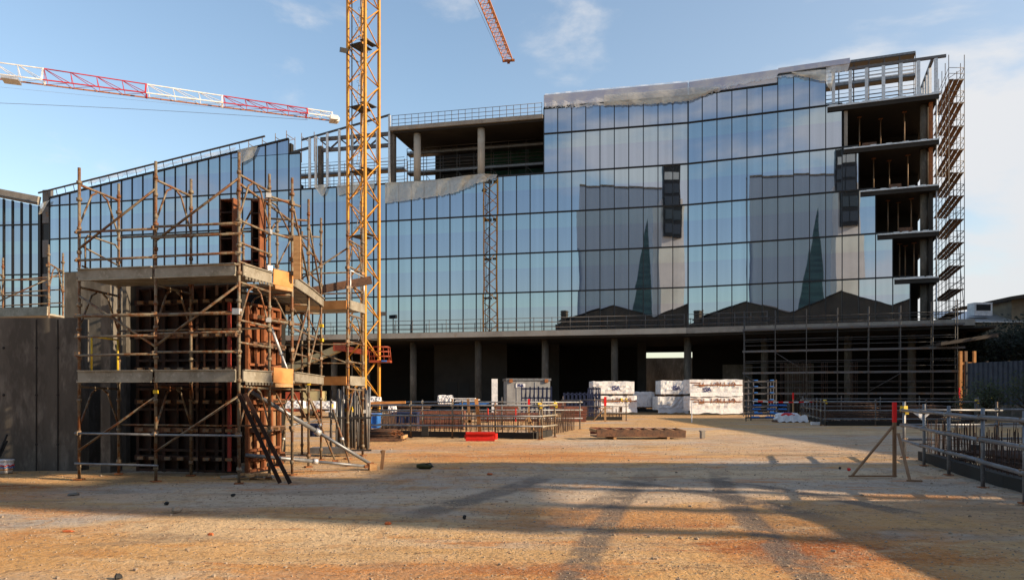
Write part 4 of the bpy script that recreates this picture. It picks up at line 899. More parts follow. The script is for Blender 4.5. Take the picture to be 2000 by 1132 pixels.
# ------------------------------------------------------------------ bundle of upright steel props
T = thing('prop_bundle', 'bundle of upright grey steel props standing in a rack by the crane foot', 'prop bundle', P(690,771,20.8)*1); LOC[T.name] = Vector((P(690,771,20.8).x, 20.8, 0)); T.location = LOC[T.name]; t = Parts(T, 60)
for k in range(34):
    x = P(random.uniform(652,722),771,20.8).x; y = 20.8+random.uniform(-.5,.5); z = random.uniform(1.5,1.85); l = random.uniform(-.05,.05)
    t.tube('steel_prop', (x+l,y,.15), (x,y,z), random.choice((.028,.033)), M[random.choice(('galvd','galv','galvd'))], 6)
    if k % 3 == 0: t.add('collar', MB().tube((x,y,z-.45), (x,y,z-.36), .05, 7), M['yclip'] if k % 2 else M['galvl'])
for z in (.15,1.0): t.beam('rack_rail', (P(648,771,20.3).x,20.25,z), (P(726,771,20.3).x,20.25,z), .05, .05, M['dsteel'])
t.add('tray', MB().box((P(650,771,20.6).x,20.3,.15), (1.0,.4,.14)), M['galv']); t.done()
# pallet of rebar offcuts
PB = Vector((P(748,771,27.0).x, 27.0, 0)); T = thing('rebar_pallet', 'low timber pallet loaded with rusty rebar offcuts', 'pallet', PB); t = Parts(T, 80)
for y in (-.55,.0,.55): t.beam('bearer', PB+Vector((-.85,y,.06)), PB+Vector((.75,y,.06)), .1, .1, M['woodd'])
t.beam('bearer', PB+Vector((.75,-.6,.14)), PB+Vector((.75,.6,.14)), .08, .1, M['wood'])
for k in range(46):
    y = random.uniform(-.5,.5); z = .14+random.uniform(0,.25); t.tube('bar', PB+Vector((-.8+random.uniform(-.05,.4),y,z)), PB+Vector((.5+random.uniform(-.3,.2),y+random.uniform(-.1,.1),z)), .012, M['rebar'], 4)
for k in range(26):
    c0 = PB+Vector((random.uniform(.3,.65),random.uniform(-.45,.45),random.uniform(.15,.32))); t.add('stirrup', MB().path([c0+Vector((random.uniform(-.16,.16),random.uniform(-.1,.1),random.uniform(-.08,.12))) for _ in range(4)], .01, 3), M['rust'])
t.done()
# ------------------------------------------------------------------ tube fences round the starter bar pits
def fence(label, pts, zs, h, spacing, m='rusty', mr='galv', ends=True, rr=.033, group=None, yel=()):
    pts = [Vector((p[0],p[1],0)) for p in pts]; T = thing('tube_fence', label, 'fence', pts[0], group); t = Parts(T)
    first = True
    for a, b_ in zip(pts, pts[1:]):
        L = (b_-a).length; n = max(1, round(L/spacing)); d = (b_-a).normalized(); side = Vector((d.y,-d.x,0))*.05
        for k in range(n+1):
            if k == 0 and not first: continue
            p = lerp(a, b_, k/n); hh = h*random.uniform(.97,1.09)
            t.tube('post', p, p+Vector((0,0,hh)), rr*.95, M[m], 7); t.add('base_plate', MB().box(p+Vector((0,0,.01)), (.14,.14,.02)), M['rust'])
            for z in zs: coupler(t, p+side*.4+Vector((0,0,z)), 'coup' if random.random() < .7 else 'toe', .10)
        for z in zs: t.tube('rail', a-d*.12+side+Vector((0,0,z)), b_+d*.12+side+Vector((0,0,z+random.uniform(-.02,.02))), rr, M[mr], 8)
        first = False
    for p in yel: t.add('clamp', MB().box((p[0],p[1],zs[-1]+.03), (.13,.12,.15), .4).box((p[0]+.06,p[1],zs[-1]-.06), (.09,.09,.1)), M['yclip'])
    t.done(); return T
Z3 = (.46,.84,1.22)
fa = Vector((.98,27.6,0)); fb = Vector((1.64,29.4,0)); fc = Vector((-5.4,29.3,0))
fence('rusty tube fence with yellow clamps along the front of the middle pit', [fc, fa], Z3, 1.36, 1.62, 'rusty', 'galv', yel=(fa,))
fence('short pale end fence closing the middle pit on the right', [fa+Vector((.1,.25,0)), fb], Z3, 1.36, 1.6, 'rusty', 'toe', yel=(fb,))
fence('thin tube fence along the far side of the middle pit', [(-6,35.5), (3.2,36.2)], (.5,.9,1.28), 1.4, 1.7, 'galvd', 'galv')
fence('dull tube fence before the dark blue racks', [(P(1100,771,48).x,48.3), (P(1223,771,48).x,48)], (.5,.9,1.3), 1.5, 1.6, 'galvd', 'galvd', yel=((P(1214,771,48).x,48),(P(1223,771,48).x,48)))
ra = Vector((9.95,19.5,0)); rd = Vector((8.13,13.26,0)); re = ra+(rd-ra)*1.62
fence('near grey tube fence running towards the camera at the right edge', [ra, ra+(rd-ra)*.335, ra+(rd-ra)*.66, rd, re], Z3, 1.34, 2.6, 'galv', 'galv', rr=.036, yel=(ra,))
fence('grey tube fence closing the near right pit at its far side', [ra+Vector((.15,.25,0)), (12.75,20.2), (17.5,21.2)], Z3, 1.4, 2.8, 'galvd', 'galv', rr=.03)
ma = Vector((16.3,40,0)); mb2 = Vector((24.2,40,0))
fence('grey tube fence with yellow clamps fronting the far right pit', [ma, mb2], (.36,.80,1.26), 1.36, 2.63, 'galvd', 'galv', yel=(ma,mb2))
fence('tube fence receding from the near corner of the far right pit', [ma+Vector((-.1,.3,0)), (19.2,51.0)], (.36,.80,1.26), 1.36, 1.9, 'galvd', 'galvd')
fence('tube fence along the far side of the far right pit', [(19.5,51.5), (32,50.5)], (.4,.85,1.35), 1.45, 2.4, 'galvd', 'galvd', yel=((31.6,50.5),))
fence('tube fence on the right side of the far right pit', [mb2+Vector((.1,.3,0)), (30.6,50)], (.36,.80,1.26), 1.4, 2.3, 'galvd', 'galvd')
def pit(label, poly, n_front, hb, edges, seed, inner=.35):
    "starter bars standing in a poured footing with a dark concrete edge"
    r = random.Random(seed); poly = [Vector((*p,0)) for p in poly]; c = sum(poly, Vector((0,0,0)))/len(poly)
    T = thing('foundation_footing', label, 'footing', c); t = Parts(T)
    for i in edges:
        a, b_ = poly[i], poly[(i+1) % len(poly)]; t.add('kerb', MB().beam(a+Vector((0,0,.09)), b_+Vector((0,0,.09)), .2, .26), M['concd'])
    mb = MB()
    for i in range(len(poly)):
        a, b_ = poly[i], poly[(i+1) % len(poly)]; L = (b_-a).length
        for row_ in range(2):
            n = int(L/n_front)
            for k in range(n):
                p = lerp(a, b_, (k+r.uniform(.2,.8))/n); p = lerp(p, c, .02+inner*row_*.18+r.uniform(0,.01)); l = Vector((r.uniform(-.05,.05), r.uniform(-.05,.05), 0)); h = hb*r.uniform(.75,1.1)
                mb.tube(p, p+l+Vector((0,0,h)), .0105, 4, cap=False)
                if k % 5 == 0: mb.tube(p+Vector((0,0,h*.45)), lerp(a,b_,min(1,(k+3)/n))+Vector((0,0,h*.45)), .007, 3, cap=False)
    mb.build('starter_bars', M['rebar'], T, kind='stuff'); t.done()
pit('middle footing edged in concrete with rows of rusty starter bars', [(-5.2,29.9),(.8,28.2),(1.5,30.4),(3,35.5),(-5.6,35)], .2, .9, (0,1), 1)
pit('near right footing crowded with rusty starter bars', [(10.1,18.9),(8.55,13.2),(7.9,9.6),(11.5,8.8),(14,17.0),(15.5,20.6)], .21, .95, (0,1), 2)
pit('far right footing with a dense dark row of starter bars', [(16.6,40.4),(24,40.4),(30,49.5),(19.6,50.6)], .2, .75, (0,3), 3)
pit('small footing with starter bars beside the dark blue racks', [(P(1120,771,49).x,49),(P(1215,771,49).x,49),(P(1215,771,54).x,54),(P(1120,771,54).x,54)], .2, .8, (0,), 4)
for (a, b_, lab) in (((1898,868,17.5),(1910,890,17.5),'upper black rubber block hanging among the near right starter bars'),((1898,911,16.2),(1912,920,16.2),'lower black block on the kerb among the near right starter bars'),((824,832,27.9),(836,850,27.9),'black rubber block on the kerb of the middle footing')):
    p, q = P(*a), P(*b_); c0 = (p+q)/2; o = MB().box(c0, (abs(q.x-p.x)+.02,.16,abs(p.z-q.z))).build('rubber_block', M['black']); tag(o, lab, 'block')
# white cloth on the near right fence
cl = MB(); base = P(1797,805,18.9); W_ = .26
for j in range(5):
    for i in range(7): u = i/6-.5; cl.v.append(base+Vector((u*W_*2*(1-.15*j)+.03, -.06+.02*math.sin(i*2+j), .02-.055*j*(1-abs(u)*.9))))
for j in range(4):
    for i in range(6): cl.f.append((j*7+i, j*7+i+1, j*7+i+8, j*7+i+7))
tag(cl.build('cloth', M['white'], None, True), 'white rag tied on the top rail of the near right fence', 'rag')
# marker stakes
def marker(label, base, top_z, red0, struts, w=.07, lean=0, m='wood'):
    T = thing('marker_stake', label, 'stake', base, 'timber stakes with red painted tops'); t = Parts(T); b_ = Vector(base)
    t.beam('stake', b_, b_+Vector((lean*(red0/top_z),0,red0)), w, w*.7, M[m]); t.beam('red_top', b_+Vector((lean*(red0/top_z),0,red0)), b_+Vector((lean,0,top_z)), w*1.15, w*.8, M['redp'])
    for p, q in struts: t.beam('strut', Vector(p), Vector(q), w*.8, w*.5, M[m])
    t.done()
mk = Vector((P(1747,771,15.0).x, 15.0, 0)); m1 = P(1663,932,14.9); m1.z = .02; m2 = P(1777,943,14.1); m2.z = .03
marker('wooden tripod marker stake with a bright red top near the right fence', mk, 1.46, 1.07, [(mk+Vector((0,0,1.03)), m1), (m1+Vector((-.05,0,.01)), mk+Vector((.02,0,.02))), (mk+Vector((.05,-.05,.85)), m2), (m2+Vector((-.05,.02,0)), m2+Vector((.2,-.05,0)))], .062, m='deckw')
k0 = Vector((P(1033,771,28.6).x,28.6,0)); marker('red topped stake with two timber struts inside the middle pit', k0, 1.45, 1.2, [(k0+Vector((0,0,.8)), k0+Vector((-.65,0,.1))), (k0+Vector((0,0,.8)), k0+Vector((.25,.2,.1)))])
k1 = Vector((P(1182,771,46).x,46,0)); marker('pale stake with a short red top in front of the dark blue racks', k1, 1.5, .95, [(k1+Vector((0,0,.85)), k1+Vector((-.7,.1,.05))), (k1+Vector((-.4,0,.8)), k1+Vector((.4,0,.8)))], .12)
for i, (px, py, Y) in enumerate(((1549,770,50),(1874,758,52))):
    b_ = P(px,771,Y); b_.z = 0; marker(('leftmost','rightmost')[i]+' thin red topped stake by the far right pit fence', b_, 1.75 if i == 0 else 2.1, 1.3, [], .08)
o = MB().beam(P(938,848,28.2), P(930,778,28.2)+Vector((0,0,0)), .13, .06).build('timber_post', M['ply']); tag(o, 'orange timber board standing upright in the middle pit', 'timber')
o = MB().beam(P(918,835,28.4), P(914,778,28.4), .1, .05).beam(P(905,822,28.4), P(922,822,28.4), .05,.1).build('timber_post', M['deckw']); tag(o, 'darker timber post beside the orange upright board in the middle pit', 'timber')
for x in (953, 1007):
    o = MB().tube(P(x,823,29), P(x,797,29), .03, 6).build('red_rod', M['red']); tag(o, ('left' if x < 1000 else 'right')+' thin red rod standing in the middle pit', 'rod')
o = MB().beam(P(712,787,27.5), P(792,785,27.5), .09, .09).build('timber_beam', M['ply']); tag(o, 'orange timber laid over the tubes left of the middle pit fence', 'timber')
# red plastic barrier
RB = Vector((P(940,771,26.8).x, 26.75, 0)); T = thing('road_barrier', 'red plastic barrier section lying in front of the middle pit', 'barrier', RB); t = Parts(T)
prof = [(0,0),(.36,0),(.36,.09),(.27,.13),(.27,.2),(.34,.24),(.34,.31),(.02,.31),(.02,.24),(.09,.2),(.09,.13),(0,.09)]
t.add('body', MB().extrude([RB+Vector((-.53,-.18+a,.01+b_)) for a, b_ in reversed(prof)], Vector((1.0,0,0))), M['red'])
t.add('coupling', MB().tube(RB+Vector((.5,0,.06)), RB+Vector((.5,0,.27)), .07, 8), M['red']); t.add('coupling', MB().box(RB+Vector((-.55,0,.14)), (.06,.14,.14)), M['red']); t.done()
# ------------------------------------------------------------------ stored material
def text_mesh(s, size, ext=.004, bold=.012):
    cu = bpy.data.curves.new('t', 'FONT'); cu.body = s; cu.size = size; cu.extrude = ext; cu.offset = bold; cu.align_x = 'CENTER'; cu.align_y = 'CENTER'
    o = bpy.data.objects.new('t', cu); COL.objects.link(o); dg = bpy.context.evaluated_depsgraph_get(); me = bpy.data.meshes.new_from_object(o.evaluated_get(dg)); me.name = 'lettering'
    bpy.data.objects.remove(o); return me
def put_text(s, size, c, rz, parent, m, bold=.012):
    me = text_mesh(s, size, .004, bold); me.materials.clear(); me.materials.append(M[m]); o = bpy.data.objects.new('lettering', me); COL.objects.link(o)
    o.rotation_euler = (math.radians(90), 0, rz); o.location = Vector(c)-LOC[parent.name]; o.parent = parent; LOC[o.name] = Vector(c)
def wrapbox(c, sx, sy, sz, rz, seed, bulge=.03):
    "box wrapped in film: gridded faces with small creases"
    r = random.Random(seed); mb = MB(); R = Matrix.Rotation(rz, 3, 'Z'); c = Vector(c)
    def face(o, a, b_, na, nb, nr):
        i = len(mb.v)
        for j in range(nb+1):
            for k in range(na+1):
                e = 0 if j in (0, nb) or k in (0, na) else bulge*r.uniform(-.7,1); mb.v.append(c+R@(o+a*(k/na)+b_*(j/nb)+nr*e))
        for j in range(nb):
            for k in range(na): q = i+j*(na+1)+k; mb.f.append((q, q+1, q+na+2, q+na+1))
    X, Y, Z = Vector((sx,0,0)), Vector((0,sy,0)), Vector((0,0,sz)); o = Vector((-sx/2,-sy/2,0))
    face(o, X, Z, 14, 6, Vector((0,-1,0))); face(o+X, Y, Z, 7, 6, Vector((1,0,0))); face(o+X+Y, -X, Z, 14, 6, Vector((0,1,0))); face(o+Y, -Y, Z, 7, 6, Vector((-1,0,0)))
    face(o+Z, X, Y, 10, 5, Vector((0,0,1))); face(o, Y, X, 5, 10, Vector((0,0,-1)))
    return mb
def crate(label, px0, px1, yt, yb, Y, rz, seed, depth=1.3, isa=None, strap=False, group='white wrapped crates in front of the undercroft', ragged=False):
    a, b_ = P(px0, yb, Y), P(px1, yt, Y); vis = b_.x-a.x; sx = (vis-depth*abs(math.sin(rz)))/math.cos(rz)
    c = Vector(((a.x+b_.x)/2, Y+depth/2, a.z)); sz = b_.z-a.z
    T = thing('wrapped_crate', label, 'crate', c, group); t = Parts(T)
    wr = t.add('wrapping', wrapbox(c, sx, depth, sz, rz, seed, .05), M['white'])
    R = Matrix.Rotation(rz, 3, 'Z')
    for k in (-.36, 0, .36): t.add('bearer', MB().box(c+R@Vector((k*sx,0,-.06)), (.14,depth,.12), rz), M['woodd'])
    F = lambda x, z, d=.05: c+R@Vector((x*sx/2, -depth/2-d, z*sz))
    if isa is not None:
        zl_ = .27 if strap else .45
        put_text('ISA', .50, F(isa, zl_, .056), rz, wr, 'navy', .012)
    if strap:
        t.beam('strap', F(-.85,.62), F(.98,.62), .03, .07, M['rust']); t.beam('strap', F(-.98,.80), F(-.6,.76), .03, .05, M['rust'])
        for k in (-.62,-.5,-.18,.05,.16,.3,.5,.68): t.beam('strap', F(k,.52), F(k,.82), .05, .03, M['rust'])
        t.beam('strap', F(-.66,.52), F(-.46,.52), .03, .05, M['rust'])
        for k in (0., .62): t.beam('strap', F(k-.06,.64), F(k+.02,.84), .04, .03, M['rust']); t.beam('strap', F(k+.02,.84), F(k+.12,.64), .04, .03, M['rust'])
    if ragged:
        fl_ = MB(); r = random.Random(seed+5); n = 12
        for j in range(2):
            for i in range(n+1): fl_.v.append(F(-1+2*i/n, (.08 if j == 0 else -.14-r.uniform(0,.14)), .06+.05*j))
        for i in range(n): fl_.f.append((i, i+1, n+2+i, n+1+i))
        t.add('loose_film', fl_, M['white'], True)
    t.done()
crate('top white crate of the left stack, lettered ISA', 1153, 1240, 744.5, 768.5, 62, .16, 1, isa=.1)
crate('bottom white crate of the left stack, half hidden by racks', 1158, 1245, 772, 800, 62.2, .16, 2, ragged=True, strap=True)
crate('low pale crate between the two lettered stacks', 1241, 1279, 765, 794, 66, .1, 3)
crate('top crate of the middle stack, lettered ISA', 1285, 1345, 743, 769, 64.5, .16, 4, isa=.15)
crate('bottom crate of the middle stack with sagging film', 1279, 1345, 774, 800, 64.5, .16, 5, ragged=True)
crate('top crate of the right stack with rusty straps, lettered ISA', 1340, 1453, 741, 768, 61.5, .16, 6, isa=-.35, strap=True, ragged=True)
crate('bottom crate of the right stack with rusty straps', 1340, 1453, 773, 801, 61.5, .16, 7, strap=True, ragged=True)
crate('short white crate behind the middle pit', 853, 885, 772, 788, 52, .1, 8, 1.0)
crate('low white wrapped bundle seen between the scaffold and the crane', 540, 592, 783, 797, 50, .05, 9, .8)
crate('second low white wrapped bundle behind the scaffold legs', 598, 652, 784, 798, 49, .05, 10, .8)
crate('white bundle at the crane foot', 715, 742, 775, 789, 50, .05, 11, .8)
crate('white bundle near the dark blue box', 757, 772, 792, 806, 46, .05, 12, .7)
# site container with its sign
GC = P(1029, 800, 58); c = Vector((GC.x, 59.3, .1)); T = thing('site_container', 'grey storage container with corner lugs and a white ISA sign', 'container', c); t = Parts(T); rz = .12; R = Matrix.Rotation(rz, 3, 'Z')
t.add('body', MB().box(c+Vector((0,0,1.3)), (3.3,2.3,2.6), rz), M['grey']); t.add('lid', MB().box(c+Vector((0,0,2.68)), (3.45,2.45,.16), rz), M['galv'])
for sx in (-1.35,1.35): t.add('corner_lug', MB().box(c+R@Vector((sx,-1.23,2.58)), (.26,.1,.26), rz), M['rust'])
for sx in (-.9,.5): t.add('seam', MB().box(c+R@Vector((sx,-1.165,1.3)), (.04,.03,2.4), rz), M['galvl'])
sg = t.add('sign', MB().box(c+R@Vector((-.62,-1.18,2.22)), (.72,.03,.32), rz), M['white']); t.done()
put_text('ISA', .33, c+R@Vector((-.62,-1.215,2.22)), rz, sg, 'navy', .008)
wp = P(966,771,57); o = MB().box((wp.x, 57, 1.45), (.44,.2,2.7), .1).build('wrapped_board', M['white']); tag(o, 'tall white panel standing upright left of the grey container', 'panel')
# dark blue steel racks
def rack(label, px0, px1, yt, Y, m='blued', levels=3, posts=6, depth=1.0, bars=True, ztop=None, group='dark blue steel racks'):
    a, b_ = P(px0, 800, Y), P(px1, yt, Y); T = thing('steel_rack', label, 'rack', (a.x, Y, 0), group); t = Parts(T); z1 = b_.z
    for k in range(posts):
        x = lerp(a.x, b_.x, k/(posts-1))
        for d in (0, depth): t.beam('upright', (x,Y+d,0), (x,Y+d,z1+random.uniform(0,.12)), .08, .08, M[m])
        t.beam('brace', (x,Y,.2), (lerp(a.x,b_.x,min(1,(k+1)/(posts-1))),Y,z1-.1), .04, .04, M[m])
    for j in range(levels+1):
        z = lerp(.1, z1-.05, j/levels)
        for d in (0, depth): t.beam('shelf_beam', (a.x,Y+d,z), (b_.x,Y+d,z), .08, .1, M[m])
    t.done()
rack('dark blue rack in front of the grey container', 1019, 1077, 757, 54, posts=8)
rack('long dark blue rack right of the grey container', 1103, 1158, 768, 56, posts=8)
rack('tall narrow dark blue rack before the left crate stack', 1152, 1172, 757, 52, posts=4)
# shuttering stacks
def stack(label, px0, px1, yt, yb, Y, n, m, depth=1.2, name='formwork_stack', cat='panel stack', rz=0):
    a, b_ = P(px0, yb, Y), P(px1, yt, Y); w_ = b_.x-a.x; z0 = max(0, a.z); H = b_.z-z0; T = thing(name, label, cat, ((a.x+b_.x)/2, Y+depth/2, 0)); t = Parts(T)
    for k in range(n):
        h = H/n; t.add('panel', MB().box(((a.x+b_.x)/2+random.uniform(-.04,.04), Y+depth/2+random.uniform(-.04,.04), z0+h*(k+.5)), (w_, depth, h*.82), rz), M[m])
        for sx in (-.3,.3): t.add('batten', MB().box(((a.x+b_.x)/2+sx*w_, Y+depth/2, z0+h*(k+.95)), (.1,depth*.95,h*.14), rz), M['woodd'])
    t.done()
stack('stack of red-brown shuttering panels on the right of the middle pit', 1101, 1146, 793, 824, 46, 5, 'woodr', 1.4)
stack('smaller shuttering stack behind the middle pit end', 1076, 1105, 784, 803, 50, 4, 'woodr', 1.4)
stack('long red-brown shuttering stack inside the middle pit fence', 935, 1052, 806, 823, 38, 3, 'woodr', 1.5)
stack('dark shuttering stack in the centre of the middle pit', 812, 905, 800, 838, 37, 4, 'woodr', 1.5)
stack('low red shuttering stack behind the middle pit', 965, 1012, 792, 805, 44, 3, 'woodr', 1.3)
def rebar_mat(label, px0, px1, Y, z, depth, n, m='rebar', hump=.0):
    a, b_ = P(px0,771,Y), P(px1,771,Y); T = thing('rebar_mat', label, 'rebar mat', ((a.x+b_.x)/2, Y+depth/2, 0)); t = Parts(T, 60); r = random.Random(n)
    for j in range(int(z/.16)+1):
        zz_ = .06+.16*j
        for k in range(n): y = Y+depth*(k+r.random()*.6)/n; t.tube('long_bar', (a.x+r.uniform(0,.2),y,zz_), (b_.x-r.uniform(0,.2),y,zz_+r.uniform(-.03,.05)), .018, M[m], 4)
        for k in range(n): x = lerp(a.x,b_.x,(k+r.random()*.5)/n); t.tube('cross_bar', (x,Y,zz_+.03), (x,Y+depth,zz_+.03), .016, M[m], 4)
    for sx in (.1,.5,.9): t.beam('bearer', (lerp(a.x,b_.x,sx),Y,.04), (lerp(a.x,b_.x,sx),Y+depth,.04), .1, .08, M['woodd'])
    t.done()
rebar_mat('pile of dark rebar mats inside the far right pit fence', 1640, 1860, 43, .55, 3.0, 16)
rebar_mat('dark rebar mats stacked behind the far right pit', 1590, 1720, 53, 1.0, 2.0, 12)
rebar_mat('second rebar mat pile behind the far right pit, nearer the hoarding', 1740, 1850, 53.5, .9, 2.0, 12)
rebar_mat('rusty rebar cage lying in the left end of the middle pit', 735, 812, 31, .45, 1.5, 12)
rebar_mat('rebar mats lying in the near right pit', 1995, 2150, 14.2, .35, 2.3, 12)
rebar_mat('rebar bundle behind the low white bundles', 700, 840, 47, .8, 1.5, 10)
# blue and dark boxes behind the fence
def tub(label, px0, px1, yt, yb, Y, m, depth=1.0):
    a, b_ = P(px0, yb, Y), P(px1, yt, Y); z0 = max(.0, a.z); T = thing('site_box', label, 'box', ((a.x+b_.x)/2, Y+depth/2, z0)); t = Parts(T); w_ = b_.x-a.x
    t.add('body', MB().box(((a.x+b_.x)/2, Y+depth/2, (z0+b_.z)/2), (w_, depth, b_.z-z0)), M[m]); n = max(2, int(w_/.35))
    for k in range(n+1): t.add('rib', MB().box((a.x+w_*k/n, Y-.02, (z0+b_.z)/2), (.05,.05,b_.z-z0-.02)), M[m])
    t.add('rim', MB().box(((a.x+b_.x)/2, Y+depth/2, b_.z+.03), (w_+.08, depth+.08, .06)), M[m]); t.done()
tub('bright blue plastic box beside the rebar pallet', 712, 736, 810, 836, 33, 'blue')
tub('large dark blue crate inside the middle pit', 766, 814, 807, 838, 34, 'blued')
tub('small dark panel box under the side scaffold', 604, 622, 830, 852, 24, 'blued', .3)
for i, (x0, x1, y0, y1, Y, mm, lab) in enumerate(((886,958,784,792,45,'blue','bright blue sheets lying on a frame behind the middle pit'),(888,935,776,786,50,'white','white boards stacked behind the blue sheets'),(640,672,798,806,45,'white','white sheet pile behind the prop bundle'))):
    a, b_ = P(x0,y1,Y), P(x1,y0,Y); r = random.Random(i); T = thing('sheet_pile', lab, 'sheets', ((a.x+b_.x)/2, Y, max(0,a.z))); t = Parts(T)
    for k in range(4): t.add('sheet', MB().box(((a.x+b_.x)/2+r.uniform(-.2,.2), Y+.5, lerp(a.z, b_.z, k/4)+.03), ((b_.x-a.x)*r.uniform(.7,1), 1.1, .05), r.uniform(-.08,.08)), M[mm])
    for k in (-.4,.4): t.beam('leg', ((a.x+b_.x)/2+k*(b_.x-a.x), Y+.5, 0), ((a.x+b_.x)/2+k*(b_.x-a.x), Y+.5, a.z), .08, .08, M['dsteel'])
    t.done()
# long timber shutter on the ground
A, Bq = Vector((P(1164,771,28).x, 27.7, .08)), Vector((P(1339,771,28).x, 28.0, .08)); T = thing('timber_shutter', 'long brown timber shutter with cross ribs lying on the bare ground', 'timber shutter', lerp(A,Bq,.5)); t = Parts(T)
dp = Vector((-.15,.9,0))
t.beam('side_board', A+Vector((0,0,.16)), Bq+Vector((0,0,.10)), .06, .26, M['woodd']); t.beam('side_board', A+dp+Vector((0,0,.2)), Bq+dp+Vector((0,0,.14)), .05, .26, M['woodr'])
t.add('base_board', MB().hexa([A, Bq, Bq+dp, A+dp, A+Vector((0,0,.04)), Bq+Vector((0,0,.04)), Bq+dp+Vector((0,0,.04)), A+dp+Vector((0,0,.04))]), M['woodd'])
for k in range(9): a = lerp(A, Bq, k/8); t.beam('cross_rib', a+Vector((0,.04,.225-.006*k)), a+dp+Vector((0,0,.25)), .07, .1, M['wood'])
for k in (.2,.8): a = lerp(A,Bq,k); t.beam('bearer', a+Vector((0,-.1,-.04)), a+dp+Vector((0,.1,-.04)), .1, .08, M['wood'])
t.done()
c0 = P(1372,771,28.3); T = thing('concrete_block', 'small pale concrete block standing right of the timber shutter', 'block', (c0.x,28.3,0)); t = Parts(T)
t.add('stem', MB().box((c0.x,28.3,.14), (.14,.18,.26), .2), M['concl']); t.add('head', MB().box((c0.x-.01,28.3,.28), (.18,.2,.04), .2), M['concl']); t.done()
wp = P(1351,771,45); o = MB().tube((wp.x,45,0), (wp.x,45,1.25), .03, 7).build('white_pole', M['white']); tag(o, 'thin white pole in the open ground before the right crate stack', 'pole')
# grey steel stillage with blue clips
a, b_ = P(1462,800,56), P(1516,738,56); ST = thing('steel_stillage', 'grey steel stillage with blue clips at the left end of the front scaffold', 'stillage', (a.x,56,0)); t = Parts(ST)
for x in (a.x, a.x+.35, b_.x-.2, b_.x):
    for d in (0, 1.2): t.beam('upright', (x,56+d,0), (x,56+d,b_.z-.1), .07, .07, M['galvd'])
for z in (.3,.75,1.2,1.7,2.15,2.6):
    for d in (0,1.2): t.beam('shelf_beam', (a.x,56+d,z), (b_.x,56+d,z), .06, .1, M['galvd'])
    for x in (a.x+.5, b_.x-.35): t.add('clip', MB().box((x,55.9,z+.08), (.26,.14,.07)), M['blue'])
t.done()
PLt = Vector((P(1500,771,49).x, 49, 0)); T = thing('flat_stillage', 'low stack of grey frames with blue clips before the front scaffold', 'stillage', PLt); t = Parts(T)
for k, z in enumerate((.15,.4,.65,.9)):
    for d in (-.5,.5): t.beam('shelf_beam', PLt+Vector((-1.3,d,z)), PLt+Vector((1.2,d,z+.03)), .08, .09, M['galvd'])
    for x in (-.9,.1,.9): t.add('clip', MB().box(PLt+Vector((x+random.uniform(-.2,.2),-.52,z+.07)), (.5,.18,.1), random.uniform(-.2,.2)), M['blue'])
for x in (-1.25,1.15): t.beam('upright', PLt+Vector((x,-.5,0)), PLt+Vector((x,-.5,1.1)), .07, .07, M['galvd'])
t.done()
# pallet of white and red bags
c0 = Vector((P(1541,771,45.5).x, 45.5, 0)); T = thing('bag_pallet', 'pallet of white and red sacks draped with torn plastic', 'pallet', c0); t = Parts(T)
for k in range(12):
    r = random.Random(k); t.add('sack', MB().blob(c0+Vector((r.uniform(-.65,.65), r.uniform(-.4,.4), .2+.2*(k // 6))), (.36,.25,.15), k, .15, 9, 6), M['red'] if k in (7,9,11) else M['white'], True)
t.add('pallet_base', MB().box(c0+Vector((0,0,.06)), (1.7,1.1,.1)), M['woodd'])
dr_ = MB(); r = random.Random(3)
for j in range(3):
    for i in range(15): x = -.85+1.7*i/14; dr_.v.append(c0+Vector((x*(1+.03*j), -.55-.05*j+.04*math.sin(i*1.7), .42-.19*j+.05*math.sin(i*2.1+j))))
for j in range(2):
    for i in range(14): dr_.f.append((j*15+i, j*15+i+1, j*15+i+16, j*15+i+15))
t.add('torn_film', dr_, M['white'], True); t.done()
o = MB().box((P(1593,771,41).x, 41, .09), (.5,.15,.16)).build('foam_offcut', M['white']); tag(o, 'white foam strip on the ground left of the far right pit', 'offcut')
# red and white warning tape
tp = []; n = 12; a, b_ = P(1340,806,47), P(1590,783,47)
T = thing('warning_tape', 'red and white warning tape strung low before the crates', 'tape', (a.x,47,0)); t = Parts(T)
a = Vector((P(1470,771,47).x,47,1.23)); b_ = Vector((P(1590,771,47).x,47,1.2))
for k in range(n): t.add('band', MB().beam(lerp(a,b_,k/n)+Vector((0,0,-.05*math.sin(math.pi*k/n))), lerp(a,b_,(k+1)/n)+Vector((0,0,-.05*math.sin(math.pi*(k+1)/n))), .01, .07), M['redp'] if k % 2 else M['white'])
t.tube('post', (a.x-.4,47,0), (a.x-.4,47,1.3), .03, M['dsteel']); t.done()
